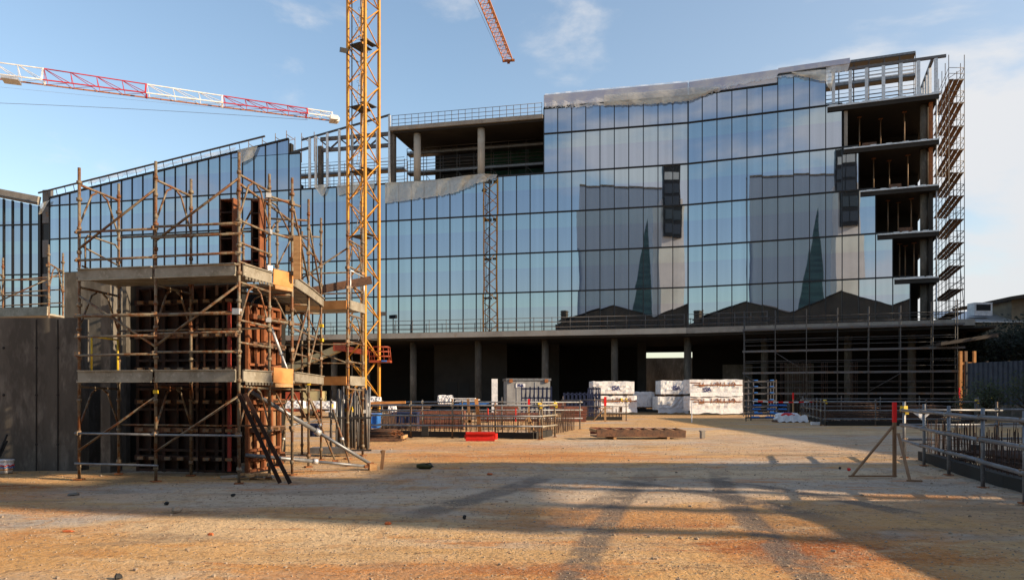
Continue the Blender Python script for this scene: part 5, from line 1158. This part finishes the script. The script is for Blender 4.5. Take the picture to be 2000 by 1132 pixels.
# boom lift under the podium
BLc = Vector((P(565,771,58).x, 58, 0)); T = thing('boom_lift', 'orange boom lift with cream arm raised under the podium slab', 'boom lift', BLc); t = Parts(T)
b0 = P(560,722,58); b1 = P(662,680,57); ca = P(625,765,58)
t.beam('arm', b0, b1, .5, .5, M['cream']); t.beam('arm', b1+Vector((-.4,0,.1)), P(718,688,57), .38, .4, M['lift']); t.beam('arm', b0, P(600,756,58), .5, .5, M['cream'])
t.add('knuckle', MB().box(b1+Vector((.1,0,.1)), (.9,.6,.6), 0), M['lift'])
t.add('chassis', MB().box((P(565,771,58).x, 58, .75), (4.6,2.2,.75)), M['lift']); t.add('turret', MB().box((P(560,771,58).x, 58, 1.45), (2.8,1.9,.75)), M['lift'])
t.add('counterweight', MB().box((P(612,771,58).x, 58, 1.35), (1.5,1.9,1.1)), M['cream'])
for sx in (-1.6,1.6):
    for sy in (-1.0,1.0): wc = Vector((BLc.x+sx,58+sy,.5)); wh = MB().tube(wc+Vector((0,-.18,0)), wc+Vector((0,.18,0)), .5, 16); wo = t.add('wheel', wh, M['black'], True); MB().tube(wc+Vector((0,-.2,0)), wc+Vector((0,.2,0)), .26, 12).build('rim', M['cream'], wo)
bk = MB(); k0 = P(722,704,57); W2, H2, D2 = 1.45, 1.05, .9
T.name
cs4 = [k0+Vector((x,y,0)) for x, y in ((0,0),(W2,0),(W2,D2),(0,D2))]
for p in cs4: bk.tube(p, p+Vector((-.1,0,H2)), .03, 5)
for z in (.35,.7,1.05):
    for i in range(4): bk.tube(cs4[i]+Vector((-.1*z,0,z)), cs4[(i+1) % 4]+Vector((-.1*z,0,z)), .028, 5)
for k in range(1,4): bk.tube(k0+Vector((W2*k/4,0,0)), k0+Vector((W2*k/4-.1,0,H2)), .02, 4)
t.add('basket', bk, M['lift'], True); t.add('basket_floor', MB().box(k0+Vector((W2/2,D2/2,-.04)), (W2+.1,D2+.1,.16)), M['lift']); t.add('basket_plate', MB().box(k0+Vector((W2*.75,-.07,-.02)), (.4,.03,.1)), M['blue'])
t.done()
# ------------------------------------------------------------------ front scaffold at the right
def SRp(px, d):      # point on a line parallel to the right facade, d in front, seen at px
    F = FP+NRf*d; r = (px-1000)/1500; s = (F.x-r*F.y)/(r*UR.y-UR.x); return F+UR*s
FS = thing('facade_scaffold', 'wide galvanised scaffold standing under the right half of the facade', 'scaffold', SRp(1660,4)); t = Parts(FS)
pxs = (1453,1514,1575,1636,1697,1759,1822,1870); D0, D1 = 4.6, 3.6
for i, px in enumerate(pxs):
    for d in (D0, D1): p = SRp(px, D0)+(-NRf)*(D0-d); t.tube('standard', (p.x,p.y,0), (p.x,p.y,8.6 if i < 6 else 8.9), .035, M['galvx'], 6)
a, b_ = SRp(1450,D0), SRp(1885,D0); a2, b2 = SRp(1450,D0)-NRf, SRp(1885,D0)-NRf; zv = lambda p, z: Vector((p.x,p.y,z))
for z in (7.0, 5.2, 3.4, 1.7):
    for k in range(3): q = -NRf*(.18+.32*k); bb = b_ if z > 3 or True else b_; t.add('deck_plank', MB().beam(zv(a+q,z), zv(bb+q,z), .3, .06), M['galvd'])
    t.add('toe_board', MB().beam(zv(a,z+.03), zv(b_,z+.03), .03, .16), M['galvd'])
    for k in range(len(pxs)-1):
        p, q = SRp(pxs[k],D0), SRp(pxs[k+1],D0)
        for h in (.5,1.0): t.tube('guard_rail', zv(p,z+h), zv(q,z+h), .03, M['galvx'], 5)
        p, q = p-NRf, q-NRf
        for h in (.9,): t.tube('guard_rail', zv(p,z+h), zv(q,z+h), .028, M['galvx'], 5)
    for px in pxs: p = SRp(px,D0); t.tube('transom_bar', zv(p,z-.06), zv(p-NRf,z-.06), .03, M['galvx'], 5)
for px, qx, z0, z1 in ((1514,1575,.2,1.7),(1697,1759,1.9,3.3),(1575,1514,3.5,5.1),(1514,1453,1.8,3.3)): t.tube('diagonal_brace', zv(SRp(px,D0),z0), zv(SRp(qx,D0),z1), .03, M['galvx'], 5)
t.done()
# end scaffold beside the unfinished right end
ES = thing('end_scaffold', 'tall stair-like scaffold with timber decks beside the open right end', 'scaffold', (38.5,68,7.6)); t = Parts(ES)
e0 = P(1853,771,66.0); e0.z = 0; e1 = P(1883.5,771,66.0); e1.z = 0; run = Vector((.36,.933,0))
NB = 5; bl = 1.8
for i in range(NB+1):
    for p in (e0, e1):
        q = p+run*bl*i; t.tube('standard', zv(q,7.6), zv(q,30.8), .032, M['galvd'], 5)
lev = [8.7+2.0*k for k in range(11)]
for k, z in enumerate(lev):
    if k > 10: break
    w_ = (e1-e0)
    for j in range(3):
        o = w_*(.17+.33*j); t.add('deck_plank', MB().beam(zv(e0+o,z), zv(e0+o+run*bl*NB,z), .33, .06, (0,0,1)), M['deckw'])
    t.tube('transom_bar', zv(e0,z-.05), zv(e1,z-.05), .03, M['galvd'], 5)
    for h in (.5,1.0):
        t.tube('guard_rail', zv(e1,z+h), zv(e1+run*bl*NB,z+h), .026, M['galvd'], 5); t.tube('guard_rail', zv(e0,z+h), zv(e1,z+h), .026, M['galvd'], 5); t.tube('guard_rail', zv(e0,z+h), zv(e0+run*bl*NB,z+h), .022, M['galvd'], 5)
    t.tube('diagonal_brace', zv(e0,z+.1), zv(e1,z+1.0), .022, M['galvd'], 4)
for i in range(NB): t.tube('diagonal_brace', zv(e1+run*bl*i,8.7+4*i), zv(e1+run*bl*(i+1),12.7+4*i), .026, M['galvd'], 4)
nm = MB(); 
for i in range(2): pass
t.done()
# clutter on the open floors at the right end
for zf, k0_ in ((22.5,10.6),(18.75,11.6),(15.0,12.6),(11.2,13.4)):
    for j in range(3):
        s_ = lerp(k0_*RW, EL-1.2, (j+.4)/3); q = FR(s_, zf, -2.2-1.1*(j % 2)); T = thing('floor_prop', 'slim steel prop standing on an open floor at the right end', 'prop', q, 'steel props on the open floors'); t = Parts(T)
        t.tube('tube', q, q+Vector((0,0,3.4)), .05, M['coup'], 6); t.add('head_plate', MB().box(q+Vector((0,0,3.38)), (.3,.3,.04)), M['rust']); t.done()
for (zf, s_, w_, lab) in ((22.5,15.2,1.1,'crate on the topmost open floor at the right end'),(18.75,17.2,.9,'crate on the second open floor from the top at the right end'),(15.0,18.0,1.0,'crate on the third open floor from the top at the right end')):
    q = FR(s_, zf, -1.4); T = thing('floor_crate', 'small timber '+lab, 'crate', q); t = Parts(T); t.add('box', MB().box(q+Vector((0,0,.4)), (w_,.7,.7), -.36), M['woodd']); t.add('batten', MB().box(q+Vector((0,-.37,.4)), (w_,.04,.12), -.36), M['woodd']); t.done()
for i, px in enumerate((1530, 1548, 1562, 1577, 1610, 1668)):
    q = SRp(px, 1.2); q.z = 0; T = thing('column_cage', 'dark rebar cage for a column behind the front scaffold', 'rebar cage', q, 'rebar cages behind the front scaffold'); t = Parts(T)
    for dx in (-.18,.18):
        for dy in (-.18,.18): t.tube('bar', q+Vector((dx,dy,0)), q+Vector((dx,dy,4.4)), .035, M['rebar'], 4)
    for k in range(9): t.add('stirrup', MB().path([q+Vector((a,b_,.3+.48*k)) for a, b_ in ((-.2,-.2),(.2,-.2),(.2,.2),(-.2,.2),(-.2,-.2))], .015, 3), M['rebar'])
    t.done()
# scaffolds behind the roof frame and inside the open storey
def rearscaf(label, f, s0, s1, d, decks, z0, z1, n, m='galvd', hh=1.0):
    T = thing('rear_scaffold', label, 'scaffold', f((s0+s1)/2, z0, d)); t = Parts(T)
    for k in range(n+1):
        s = lerp(s0, s1, k/n)
        for dd in (0,-1.0): t.tube('standard', f(s,z0,d+dd), f(s,z1,d+dd), .035, M[m], 5)
    for z in decks:
        t.add('deck_plank', MB().beam(f(s0,z,d-.5), f(s1,z,d-.5), 1.0, .12), M['dsteel']); t.add('toe_board', MB().beam(f(s0,z+.1,d+.02), f(s1,z+.1,d+.02), .04, .2), M['galv'])
        for h in (.3,.6,.9,1.3) if z < z1-.5 else ():
            for dd in (0,-1.0): t.tube('guard_rail', f(s0,z+h,d+dd), f(s1,z+h,d+dd), .028, M[m], 5)
    for k in range(0, n, 2): t.tube('diagonal_brace', f(lerp(s0,s1,k/n),z0+.2,d), f(lerp(s0,s1,(k+1)/n),min(z1,z0+2.4),d), .026, M[m], 4)
    t.done()
def sRd(px, d): F = FP+NRf*d; r = (px-1000)/1500; return (F.x-r*F.y)/(r*UR.y-UR.x)
rearscaf('dark scaffold with two decks behind the steel roof frame at the right end', FR, sRd(1610,-6), sRd(1788,-6), -6, (28.2,30.3,32.3), 26.3, 32.4, 6)
rearscaf('pale decked scaffold inside the open upper storey', FL, sB(1062,-4.5), sB(795,-4.5), -4.5, (25.0,27.0), 22.62, 27.6, 8)
rearscaf('dark scaffold seen through the steel frame behind the crane', FL, sB(790,-7), sB(560,-7), -7, (24.2,26.3), 22.6, 27.4, 8)
T = thing('roof_scaffold', 'row of rusty scaffold frames poking above the sloping roof', 'scaffold', FL(sL(520),27,-2)); t = Parts(T)
for px in (470,497,523,545,575,600):
    s = sL(px); z = slopez(s) if px < 566 else 27.5
    t.tube('standard', FL(s,z-1.5,-1.5), FL(s,z+1.6,-1.5), .04, M['rusty'], 5); t.tube('standard', FL(s-.6,z-1.5,-2.2), FL(s-.6,z+1.1,-2.2), .04, M['rusty'], 5); t.tube('transom_bar', FL(s,z+1.2,-1.5), FL(s-.6,z+.8,-2.2), .035, M['rusty'], 5)
for h in (.5,): t.tube('guard_rail', FL(sL(470),slopez(sL(470))+h,-1.5), FL(sL(560),slopez(sL(560))+h,-1.5), .03, M['rusty'], 5)
t.done()
# ------------------------------------------------------------------ far right background
def tree(label, base, H, R, seed, n=2600, m='leaf', ls=.42, trunk=None, kind='tree'):
    r = random.Random(seed); T = thing(kind, label, 'tree' if kind.endswith('tree') else 'bush', base, 'dark trees and bushes at the right edge'); b_ = Vector(base); t = Parts(T)
    th = H*.35
    tr = MB().tube(b_+Vector((0,0,-.1)), b_+Vector((.1,0,th)), R*.07, 8, R*.045)
    cl = []
    for k in range(11):
        a = r.uniform(0,6.28); q = r.uniform(.15,.75); cl.append((b_+Vector((R*q*math.cos(a), R*q*math.sin(a), H*r.uniform(.36,.86))), R*r.uniform(.28,.5)))
        tr.tube(b_+Vector((.1,0,th*r.uniform(.6,1))), cl[-1][0], R*.03, 5, R*.008)
    t.add('trunk', tr, M['bark'], True)
    lv = MB()
    for k in range(n):
        c_, rad = cl[k % len(cl)]; d = Vector((r.gauss(0,1), r.gauss(0,1), r.gauss(0,.8))).normalized()*rad*(r.random()**.35)*r.choice((1,1,1,1.35))
        p = c_+d; u = Vector((r.gauss(0,1), r.gauss(0,1), r.gauss(0,1))).normalized(); w_ = u.orthogonal().normalized(); s = ls*r.uniform(.5,1.2)
        lv.quad(p-u*s*.5, p+w_*s*.28, p+u*s*.5, p-w_*s*.28)
    t.add('crown', lv, M[m]); t.done()
tree('tall dark tree in front of the house at the right edge', (47.5,68,0), 8.6, 4.6, 1, 9000)
tree('dark tree left of the house over the low roof', (42.3,72,0), 9.0, 4.0, 2, 8000)
tree('broad dark tree beyond the hoarding at the right edge', (43.5,60,0), 9.0, 4.5, 3, 9000)
tree('small dark tree between scaffold and hoarding', (39.8,64,0), 7.4, 3.0, 4, 6000)
tree('dry bush along the foot of the hoarding', (29.2,47.5,0), 2.4, 2.0, 5, 1500, 'leafy', .18, kind='bush')
tree('greenish bush at the right end of the hoarding', (32.5,48.5,0), 2.8, 2.2, 6, 1700, 'leafy', .18, kind='bush')
tree('low bush right of the far right pit', (27.2,45.5,0), 1.6, 1.5, 7, 900, 'leafy', .16, kind='bush')
HS = Vector((51.4,78,0)); T = thing('house', 'old tan house with a dark eave behind the trees at the right edge', 'house', HS); t = Parts(T)
t.add('wall', MB().box(HS+Vector((4,2,5.5)), (11,9,11.2), -.1), M['house'])
rf = MB().extrude([HS+Vector((-2.6,-3.2,10.9)), HS+Vector((11,-3.2,13.0)), HS+Vector((11,-3.2,13.4)), HS+Vector((-2.8,-3.2,11.2))], Vector((.5,11,0))); t.add('roof', rf, M['roof'])
for x in (-.2,2.2): t.add('window', MB().box(HS+Vector((x,-2.55+.1*-x,9.2)), (1.0,.2,1.6), -.1), M['black'])
t.done()
LR = Vector((47.5,76,0)); T = thing('low_building', 'low building with a pale sheet roof carrying an air unit', 'building', LR); t = Parts(T)
t.add('wall', MB().box(LR+Vector((0,2,4.4)), (9,5,8.8)), M['house']); t.add('roof', MB().extrude([LR+Vector((-4.8,-.8,8.7)), LR+Vector((-4.8,5,10.3)), LR+Vector((-4.8,5,10.4)), LR+Vector((-4.8,-.8,8.8))], Vector((9.6,0,0))), M['galvl']); t.done()
T = thing('air_unit', 'white air conditioning unit on the pale sheet roof', 'air conditioner', LR+Vector((-.6,1,9.4))); p = LR+Vector((-.6,1,9.4))
MB().box(p+Vector((0,0,.75)), (1.8,1.2,1.3)).build('casing', M['white'], T); MB().box(p+Vector((0,-.61,.9)), (1.4,.05,.6)).build('grille', M['black'], T)
# hoarding and concrete plinth
h0, h1 = Vector((P(1890,771,55).x,55,0)), Vector((40,50,0)); T = thing('site_hoarding', 'dark blue-grey corrugated hoarding on a concrete plinth at the right edge', 'hoarding', h0); t = Parts(T)
hb = MB(); n = 60; d = (h1-h0)
for k in range(n+1): p = lerp(h0,h1,k/n)+Vector((0,.05*(k % 2),0)); hb.v += [zv(p,.9), zv(p,3.9+.25*k/n)]
for k in range(n): hb.f.append((2*k, 2*k+2, 2*k+3, 2*k+1))
t.add('sheeting', hb, M['hoard']); t.add('plinth', MB().beam(zv(h0,.45)+Vector((0,-.1,0)), zv(h1,.45)+Vector((0,-.1,0)), .3, .95), M['conc'])
for k in range(8): p = lerp(h0,h1,k/7); t.beam('post', zv(p,0)+Vector((0,.15,0)), zv(p,4)+Vector((0,.15,0)), .12, .12, M['dsteel'])
for z in (1.2,2.2,3.2): t.beam('rail', zv(h0,z)+Vector((0,.13,0)), zv(h1,z)+Vector((0,.13,0)), .06, .1, M['dsteel'])
t.done()
a = P(1876,771,56); T = thing('timber_gate', 'orange timber post frame left of the blue-grey hoarding', 'timber frame', (a.x,56,0)); t = Parts(T)
for px in (1876,1886,1903): x = P(px,771,56).x; t.beam('post', (x,56,0), (x,56,4.8), .18, .18, M['ply'] if px != 1886 else M['deckw'])
t.beam('rail', (P(1873,771,56).x,56,3.9), (P(1906,771,56).x,56,3.9), .12, .18, M['ply']); t.done()
# lean-to at the right end beyond the scaffold
o = MB().extrude([P(1838,668,58), P(1950,650,58), P(1950,657,58), P(1838,674,58)], Vector((1,5,0))).build('shelter_roof', M['roof']); tag(o, 'dark flat shelter roof jutting out beyond the front scaffold', 'roof')
eb = MB().beam(FL(-6,2.9,-24), FL(40,2.9,-24), .6, 6.5); tag(eb.build('retaining_wall', M['conc']), 'brown earth-stained retaining wall seen through the undercroft opening', 'wall')
# ------------------------------------------------------------------ bucket, rods, rocks
bc = Vector((P(8,771,15.7).x, 15.7, 0)); T = thing('bucket', 'white plastic bucket with red and blue zigzag band by the concrete wall', 'bucket', bc); t = Parts(T)
t.add('body', MB().tube(bc+Vector((0,0,.01)), bc+Vector((0,0,.27)), .15, 20, .175), M['white'], True); t.add('rim', MB().tube(bc+Vector((0,0,.25)), bc+Vector((0,0,.285)), .185, 20), M['white'], True)
t.add('band', MB().tube(bc+Vector((0,0,.075)), bc+Vector((0,0,.10)), .164, 20), M['ply'], True)
zg = MB(); zb = MB()
for k in range(20):
    a0, a1 = 2*math.pi*k/20, 2*math.pi*(k+1)/20; rr = .172; z0, z1 = (.15,.18) if k % 2 else (.18,.15)
    zg.beam(bc+Vector((rr*math.cos(a0),rr*math.sin(a0),z0)), bc+Vector((rr*math.cos(a1),rr*math.sin(a1),z1)), .012, .02); zb.beam(bc+Vector((rr*math.cos(a0),rr*math.sin(a0),z0-.035)), bc+Vector((rr*math.cos(a1),rr*math.sin(a1),z1-.035)), .012, .014)
t.add('zigzag', zg, M['red']); t.add('zigzag', zb, M['blue']); t.done()
for i in range(2):
    p = P(-4+i*3,893,16.1); p.z = .0; o = MB().tube(p+Vector((-.05,-.15,0)), P(14,848+i*12,16.2), .02, 6).build('rod', M['black']); tag(o, ('longer','shorter')[i]+' black rod leaning on the concrete wall above the bucket', 'rod')
def gp(px, py): Y = 2400/(py-771); return Vector(((px-1000)/1500*Y, Y, 0))
for px, py, sz, m, lab in ((345,999,(.07,.06,.05),'stone','pale stone on the shadow edge at the left foreground'),(907,1012,(.028,.025,.03),'black','small black lump on the ground near the centre'),(231,1131,(.03,.03,.035),'black','black lump at the bottom left edge of the ground'),(133,1038,(.07,.05,.015),'clay','flat orange brick fragment on the left ground'),(412,1045,(.03,.025,.02),'clay','small brown brick chip right of the pale stone'),(1658,918,(.05,.04,.035),'red','small red plastic scrap left of the tripod stake'),(1640,915,(.03,.03,.03),'black','tiny black lump beside the red scrap'),(957,926,(.06,.05,.02),'clay','flat brick chip right of the mossy mound'),(757,1023,(.04,.03,.02),'clay','small orange chip in the central foreground'),(325,984,(.04,.03,.025),'black','black lump left behind the pale stone'),(455,968,(.035,.03,.025),'black','black lump behind the shadow edge below the scaffold'),(143,967,(.09,.06,.03),'conc','grey flat stone before the left scaffold post')):
    p = gp(px, py); o = MB().blob(p+Vector((0,0,sz[2]*.6)), sz, int(px), .35, 8, 6).build('ground_lump', M[m]); tag(o, lab, 'lump')
p = gp(830,914); T = thing('mossy_mound', 'small mossy lump with a bent strip on the open ground', 'mound', p); MB().blob(p+Vector((0,0,.05)), (.2,.13,.07), 5, .2, 10, 6).build('mound', M['leafy'], T, True); MB().path([p+Vector((.02,-.1,.1)), p+Vector((.12,-.13,.13)), p+Vector((.2,-.12,.04))], .015).build('strip', M['dsteel'], T)
# loose gravel, clods and splinters, too many to count
r = random.Random(11); gv = MB(); gd = MB()
for k in range(6500):
    Y = 5.6+20*r.random()**1.9; X = r.uniform(-.72,.72)*Y; s = r.uniform(.0025,.008)*(1+.05*Y)*(2.2 if r.random() < .03 else 1); gv.blob(Vector((X,Y,ground_z(X,Y)+s*.35)), (s*1.3,s,s*.8), k, .3, 5, 3)
for k in range(520):
    Y = 5.6+24*r.random()**1.6; X = r.uniform(-.7,.72)*Y; a = r.uniform(0,6.28); L = r.uniform(.012,.05); z = ground_z(X,Y)+.008
    gd.beam((X,Y,z), (X+L*math.cos(a),Y+L*math.sin(a),z+r.uniform(-.004,.01)), r.uniform(.003,.006), .004)
o = gv.build('gravel', M['stone'], None, False, 'loose pale gravel scattered over the compacted ground', 'stuff'); o['category'] = 'gravel'
o = gd.build('wood_splinters', M['woodd'], None, False, 'dark wood splinters and twigs scattered over the ground', 'stuff'); o['category'] = 'debris'
# ------------------------------------------------------------------ buildings across the street, seen in the facade; then unseen ones added to shade the yard
def mirL(px, D): V = Vector(((px-1000)/1500*D, D, 0)); return V-NLf*2*((V-FP).dot(NLf))
T = thing('gabled_shed', 'row of old rendered sheds with gabled roofs across the yard', 'building', (-5,-28,0)); t = Parts(T)
prof = [(-42,0),(30,0),(30,18.4),(24,17.0)]
zp, zv_ = 22.1, 18.9
pk = [-24.0, -3.2, 17.5]; vl = [-37.0, -13.8, 6.8, 27.0]
outl = [Vector((-38,-27.6,0)), Vector((27.5,-27.6,0)), Vector((27.5,-27.6,18.0))]
for i in (2,1,0): outl += [Vector((vl[i+1]-.0,-27.6,zv_-.4 if i == 2 else zv_)), Vector((pk[i],-27.6,zp+(.6 if i == 1 else 0)))]
outl += [Vector((-37.5,-27.6,18.3)), Vector((-38,-27.6,18.3))]
t.add('wall', MB().extrude(outl, Vector((0,-14,0))), M['shed'])
for i in range(3):
    for s, e in ((vl[i], pk[i]), (pk[i], vl[i+1])):
        za, zb = (18.9, zp+(.6 if i == 1 else 0)) if s < pk[i] and e == pk[i] else (zp+(.6 if i == 1 else 0), 18.9); t.beam('roof', (s,-34.5,za+.12), (e,-34.5,zb+.12), 14.4, .15, M['roof'])
for px in (-35.6, ): 
    t.add('chimney', MB().box((px,-27.7,19.8), (1.3,1.3,3.0)).box((px,-27.7,21.0), (1.6,1.6,.15)).box((px,-27.7,20.4), (1.6,1.6,.12)), M['shed'])
for x in (-27,-24,-21,-6,-2,2): t.add('window', MB().box((x,-27.55,14.5), (1.4,.2,2.4)), M['black'])
t.done()
tw0, tw1 = mirL(1131,297), mirL(1300,300); T = thing('office_tower', 'tall plain grey tower standing far behind the sheds', 'building', (tw0+tw1)/2); t = Parts(T); dv = (tw1-tw0).normalized(); nb = Vector((dv.y,-dv.x,0)); nb = Vector((-.26,-.966,0))
t.add('wall', MB().hexa([tw0, tw1, tw1+nb*25, tw0+nb*25+dv*3]+[q+Vector((0,0,82)) for q in (tw0, tw1, tw1+nb*25, tw0+nb*25+dv*3)]), M['bld_g'])
t.add('roof_edge', MB().beam(tw0+Vector((0,0,82.3)), tw1+Vector((0,0,82.3)), .5, .6), M['conc'])
t.done()
w0, w1 = mirL(1291,276), mirL(1336,276); T = thing('white_tower', 'white residential tower with a dark glazed bay near its top', 'building', (w0+w1)/2); t = Parts(T); dv = (w1-w0).normalized(); nb = Vector((dv.y,-dv.x,0)); nb = nb if nb.y < 0 else -nb
t.add('wall', MB().hexa([w0, w1, w1+nb*14, w0+nb*14]+[q+Vector((0,0,72)) for q in (w0, w1, w1+nb*14, w0+nb*14)]), M['bld_w'])
ww = (w1-w0).length; by = MB(); q0, q1 = w0+dv*ww*.06-nb*1.2, w1-dv*ww*.12-nb*1.2
by.hexa([q0+Vector((0,0,58)), q1+Vector((0,0,58)), q1+nb*3+Vector((0,0,58)), q0+nb*3+Vector((0,0,58)), q0+Vector((0,0,84)), q1+Vector((0,0,84)), q1+nb*3+Vector((0,0,84)), q0+nb*3+Vector((0,0,84))]); t.add('glazed_bay', by, M['mull'])
for zz_ in (61,66,71,75.5,80):
    for s in (.08,.52): a = lerp(q0,q1,s); b_ = lerp(q0,q1,s+.4); t.add('window', MB().beam(a-nb*.1+Vector((0,0,zz_)), b_-nb*.1+Vector((0,0,zz_)), .2, 3.4 if zz_ < 79 else 2.6), M['bld_bay'] if zz_ < 79 else M['galvl'])
t.done()
g0, g1, ga = mirL(1214,262), mirL(1282,262), mirL(1266,262); nb = Vector((-.32,-.95,0)); T = thing('spire_building', 'sharply pointed teal glass building rising to a thin tip', 'building', (g0+g1)/2); t = Parts(T)
t.add('body', MB().extrude([g0, g1, ga+(g1-ga)*.7+Vector((0,0,30)), ga+Vector((0,0,62)), ga+(g0-ga)*.62+Vector((0,0,30))], nb*6), M['bld_t']); t.done()
# unseen blocks, board and cabin added right of the camera to shade the yard
def block(label, x0, x1, y0, y1, H, m, name='shade_block'):
    T = thing(name, label, 'building', ((x0+x1)/2,(y0+y1)/2,0)); t = Parts(T); t.add('wall', MB().box(((x0+x1)/2,(y0+y1)/2,H/2), (x1-x0,y1-y0,H)), M[m]); t.add('roof', MB().box(((x0+x1)/2,(y0+y1)/2,H+.12), (x1-x0+.6,y1-y0+.6,.24)), M['roof'])
    n = max(1, int((y1-y0)/4))
    for k in range(n): t.add('window', MB().box((x0-.02,y0+(k+.5)*(y1-y0)/n,H*.65), (.1,1.6,1.4)), M['black'])
    t.done()
SH = 1/.968*tanE  # height per metre of shadow reach, sizes the added blockers
T = thing('shade_board', 'large blank billboard added out of view on posts and a wall to shade the yard', 'shade_board', (34.3,2.7,0)); t = Parts(T)  # unseen, added; board heights shaped by the wanted ground shadow
t.add('wall', MB().box((34.3,2.7,4.9), (.5,5.0,9.8)), M['conc']); t.add('board', MB().box((34.2,1.4,(33.6*SH+45.5*SH)/2), (.3,2.4,45.5*SH-33.6*SH)), M['grey']); t.add('board', MB().box((34.2,3.95,(33.6*SH+42*SH)/2), (.3,2.6,42*SH-33.6*SH)), M['grey'])
for y in (.6,2.6,4.7): t.beam('post', (34.4,y,9.6), (34.4,y,45*SH-.3), .35, .35, M['dsteel'])
for z in (10.9,12.2): t.add('rail', MB().beam((34.2,.3,z), (34.2,5.1,z), .08, .08), M['galvd'])
t.done()
block('mid height building added out of view to shade the yard', 34.1, 46, 5.3, 8.4, 36*SH, 'house')
block('long low warehouse added out of view to shade the right of the yard', 34, 46, 8.6, 47.5, 23.0*SH, 'conc')
block('tall block added out of view to shade the trees on the right', 62, 76, 52.5, 75, 29, 'house', 'tall_shade_block')  # unseen, added to put the trees in shade
T = thing('shade_cabin', 'grey cabin added unseen right of the camera to shade the foreground', 'cabin', (11.3,6.5,0)); t = Parts(T)  # unseen, added for its shadow on the right foreground
t.add('body', MB().box((11.4,6.3,1.15), (3.0,7.4,2.2)), M['grey']); t.add('roof', MB().box((11.4,6.3,2.32), (3.2,7.6,.14)), M['galv']); t.add('window', MB().box((9.88,7.5,1.6), (.06,1.2,.9)), M['black']); t.add('door', MB().box((9.88,4.5,1.1), (.06,.9,2.0)), M['hoard']); t.done()
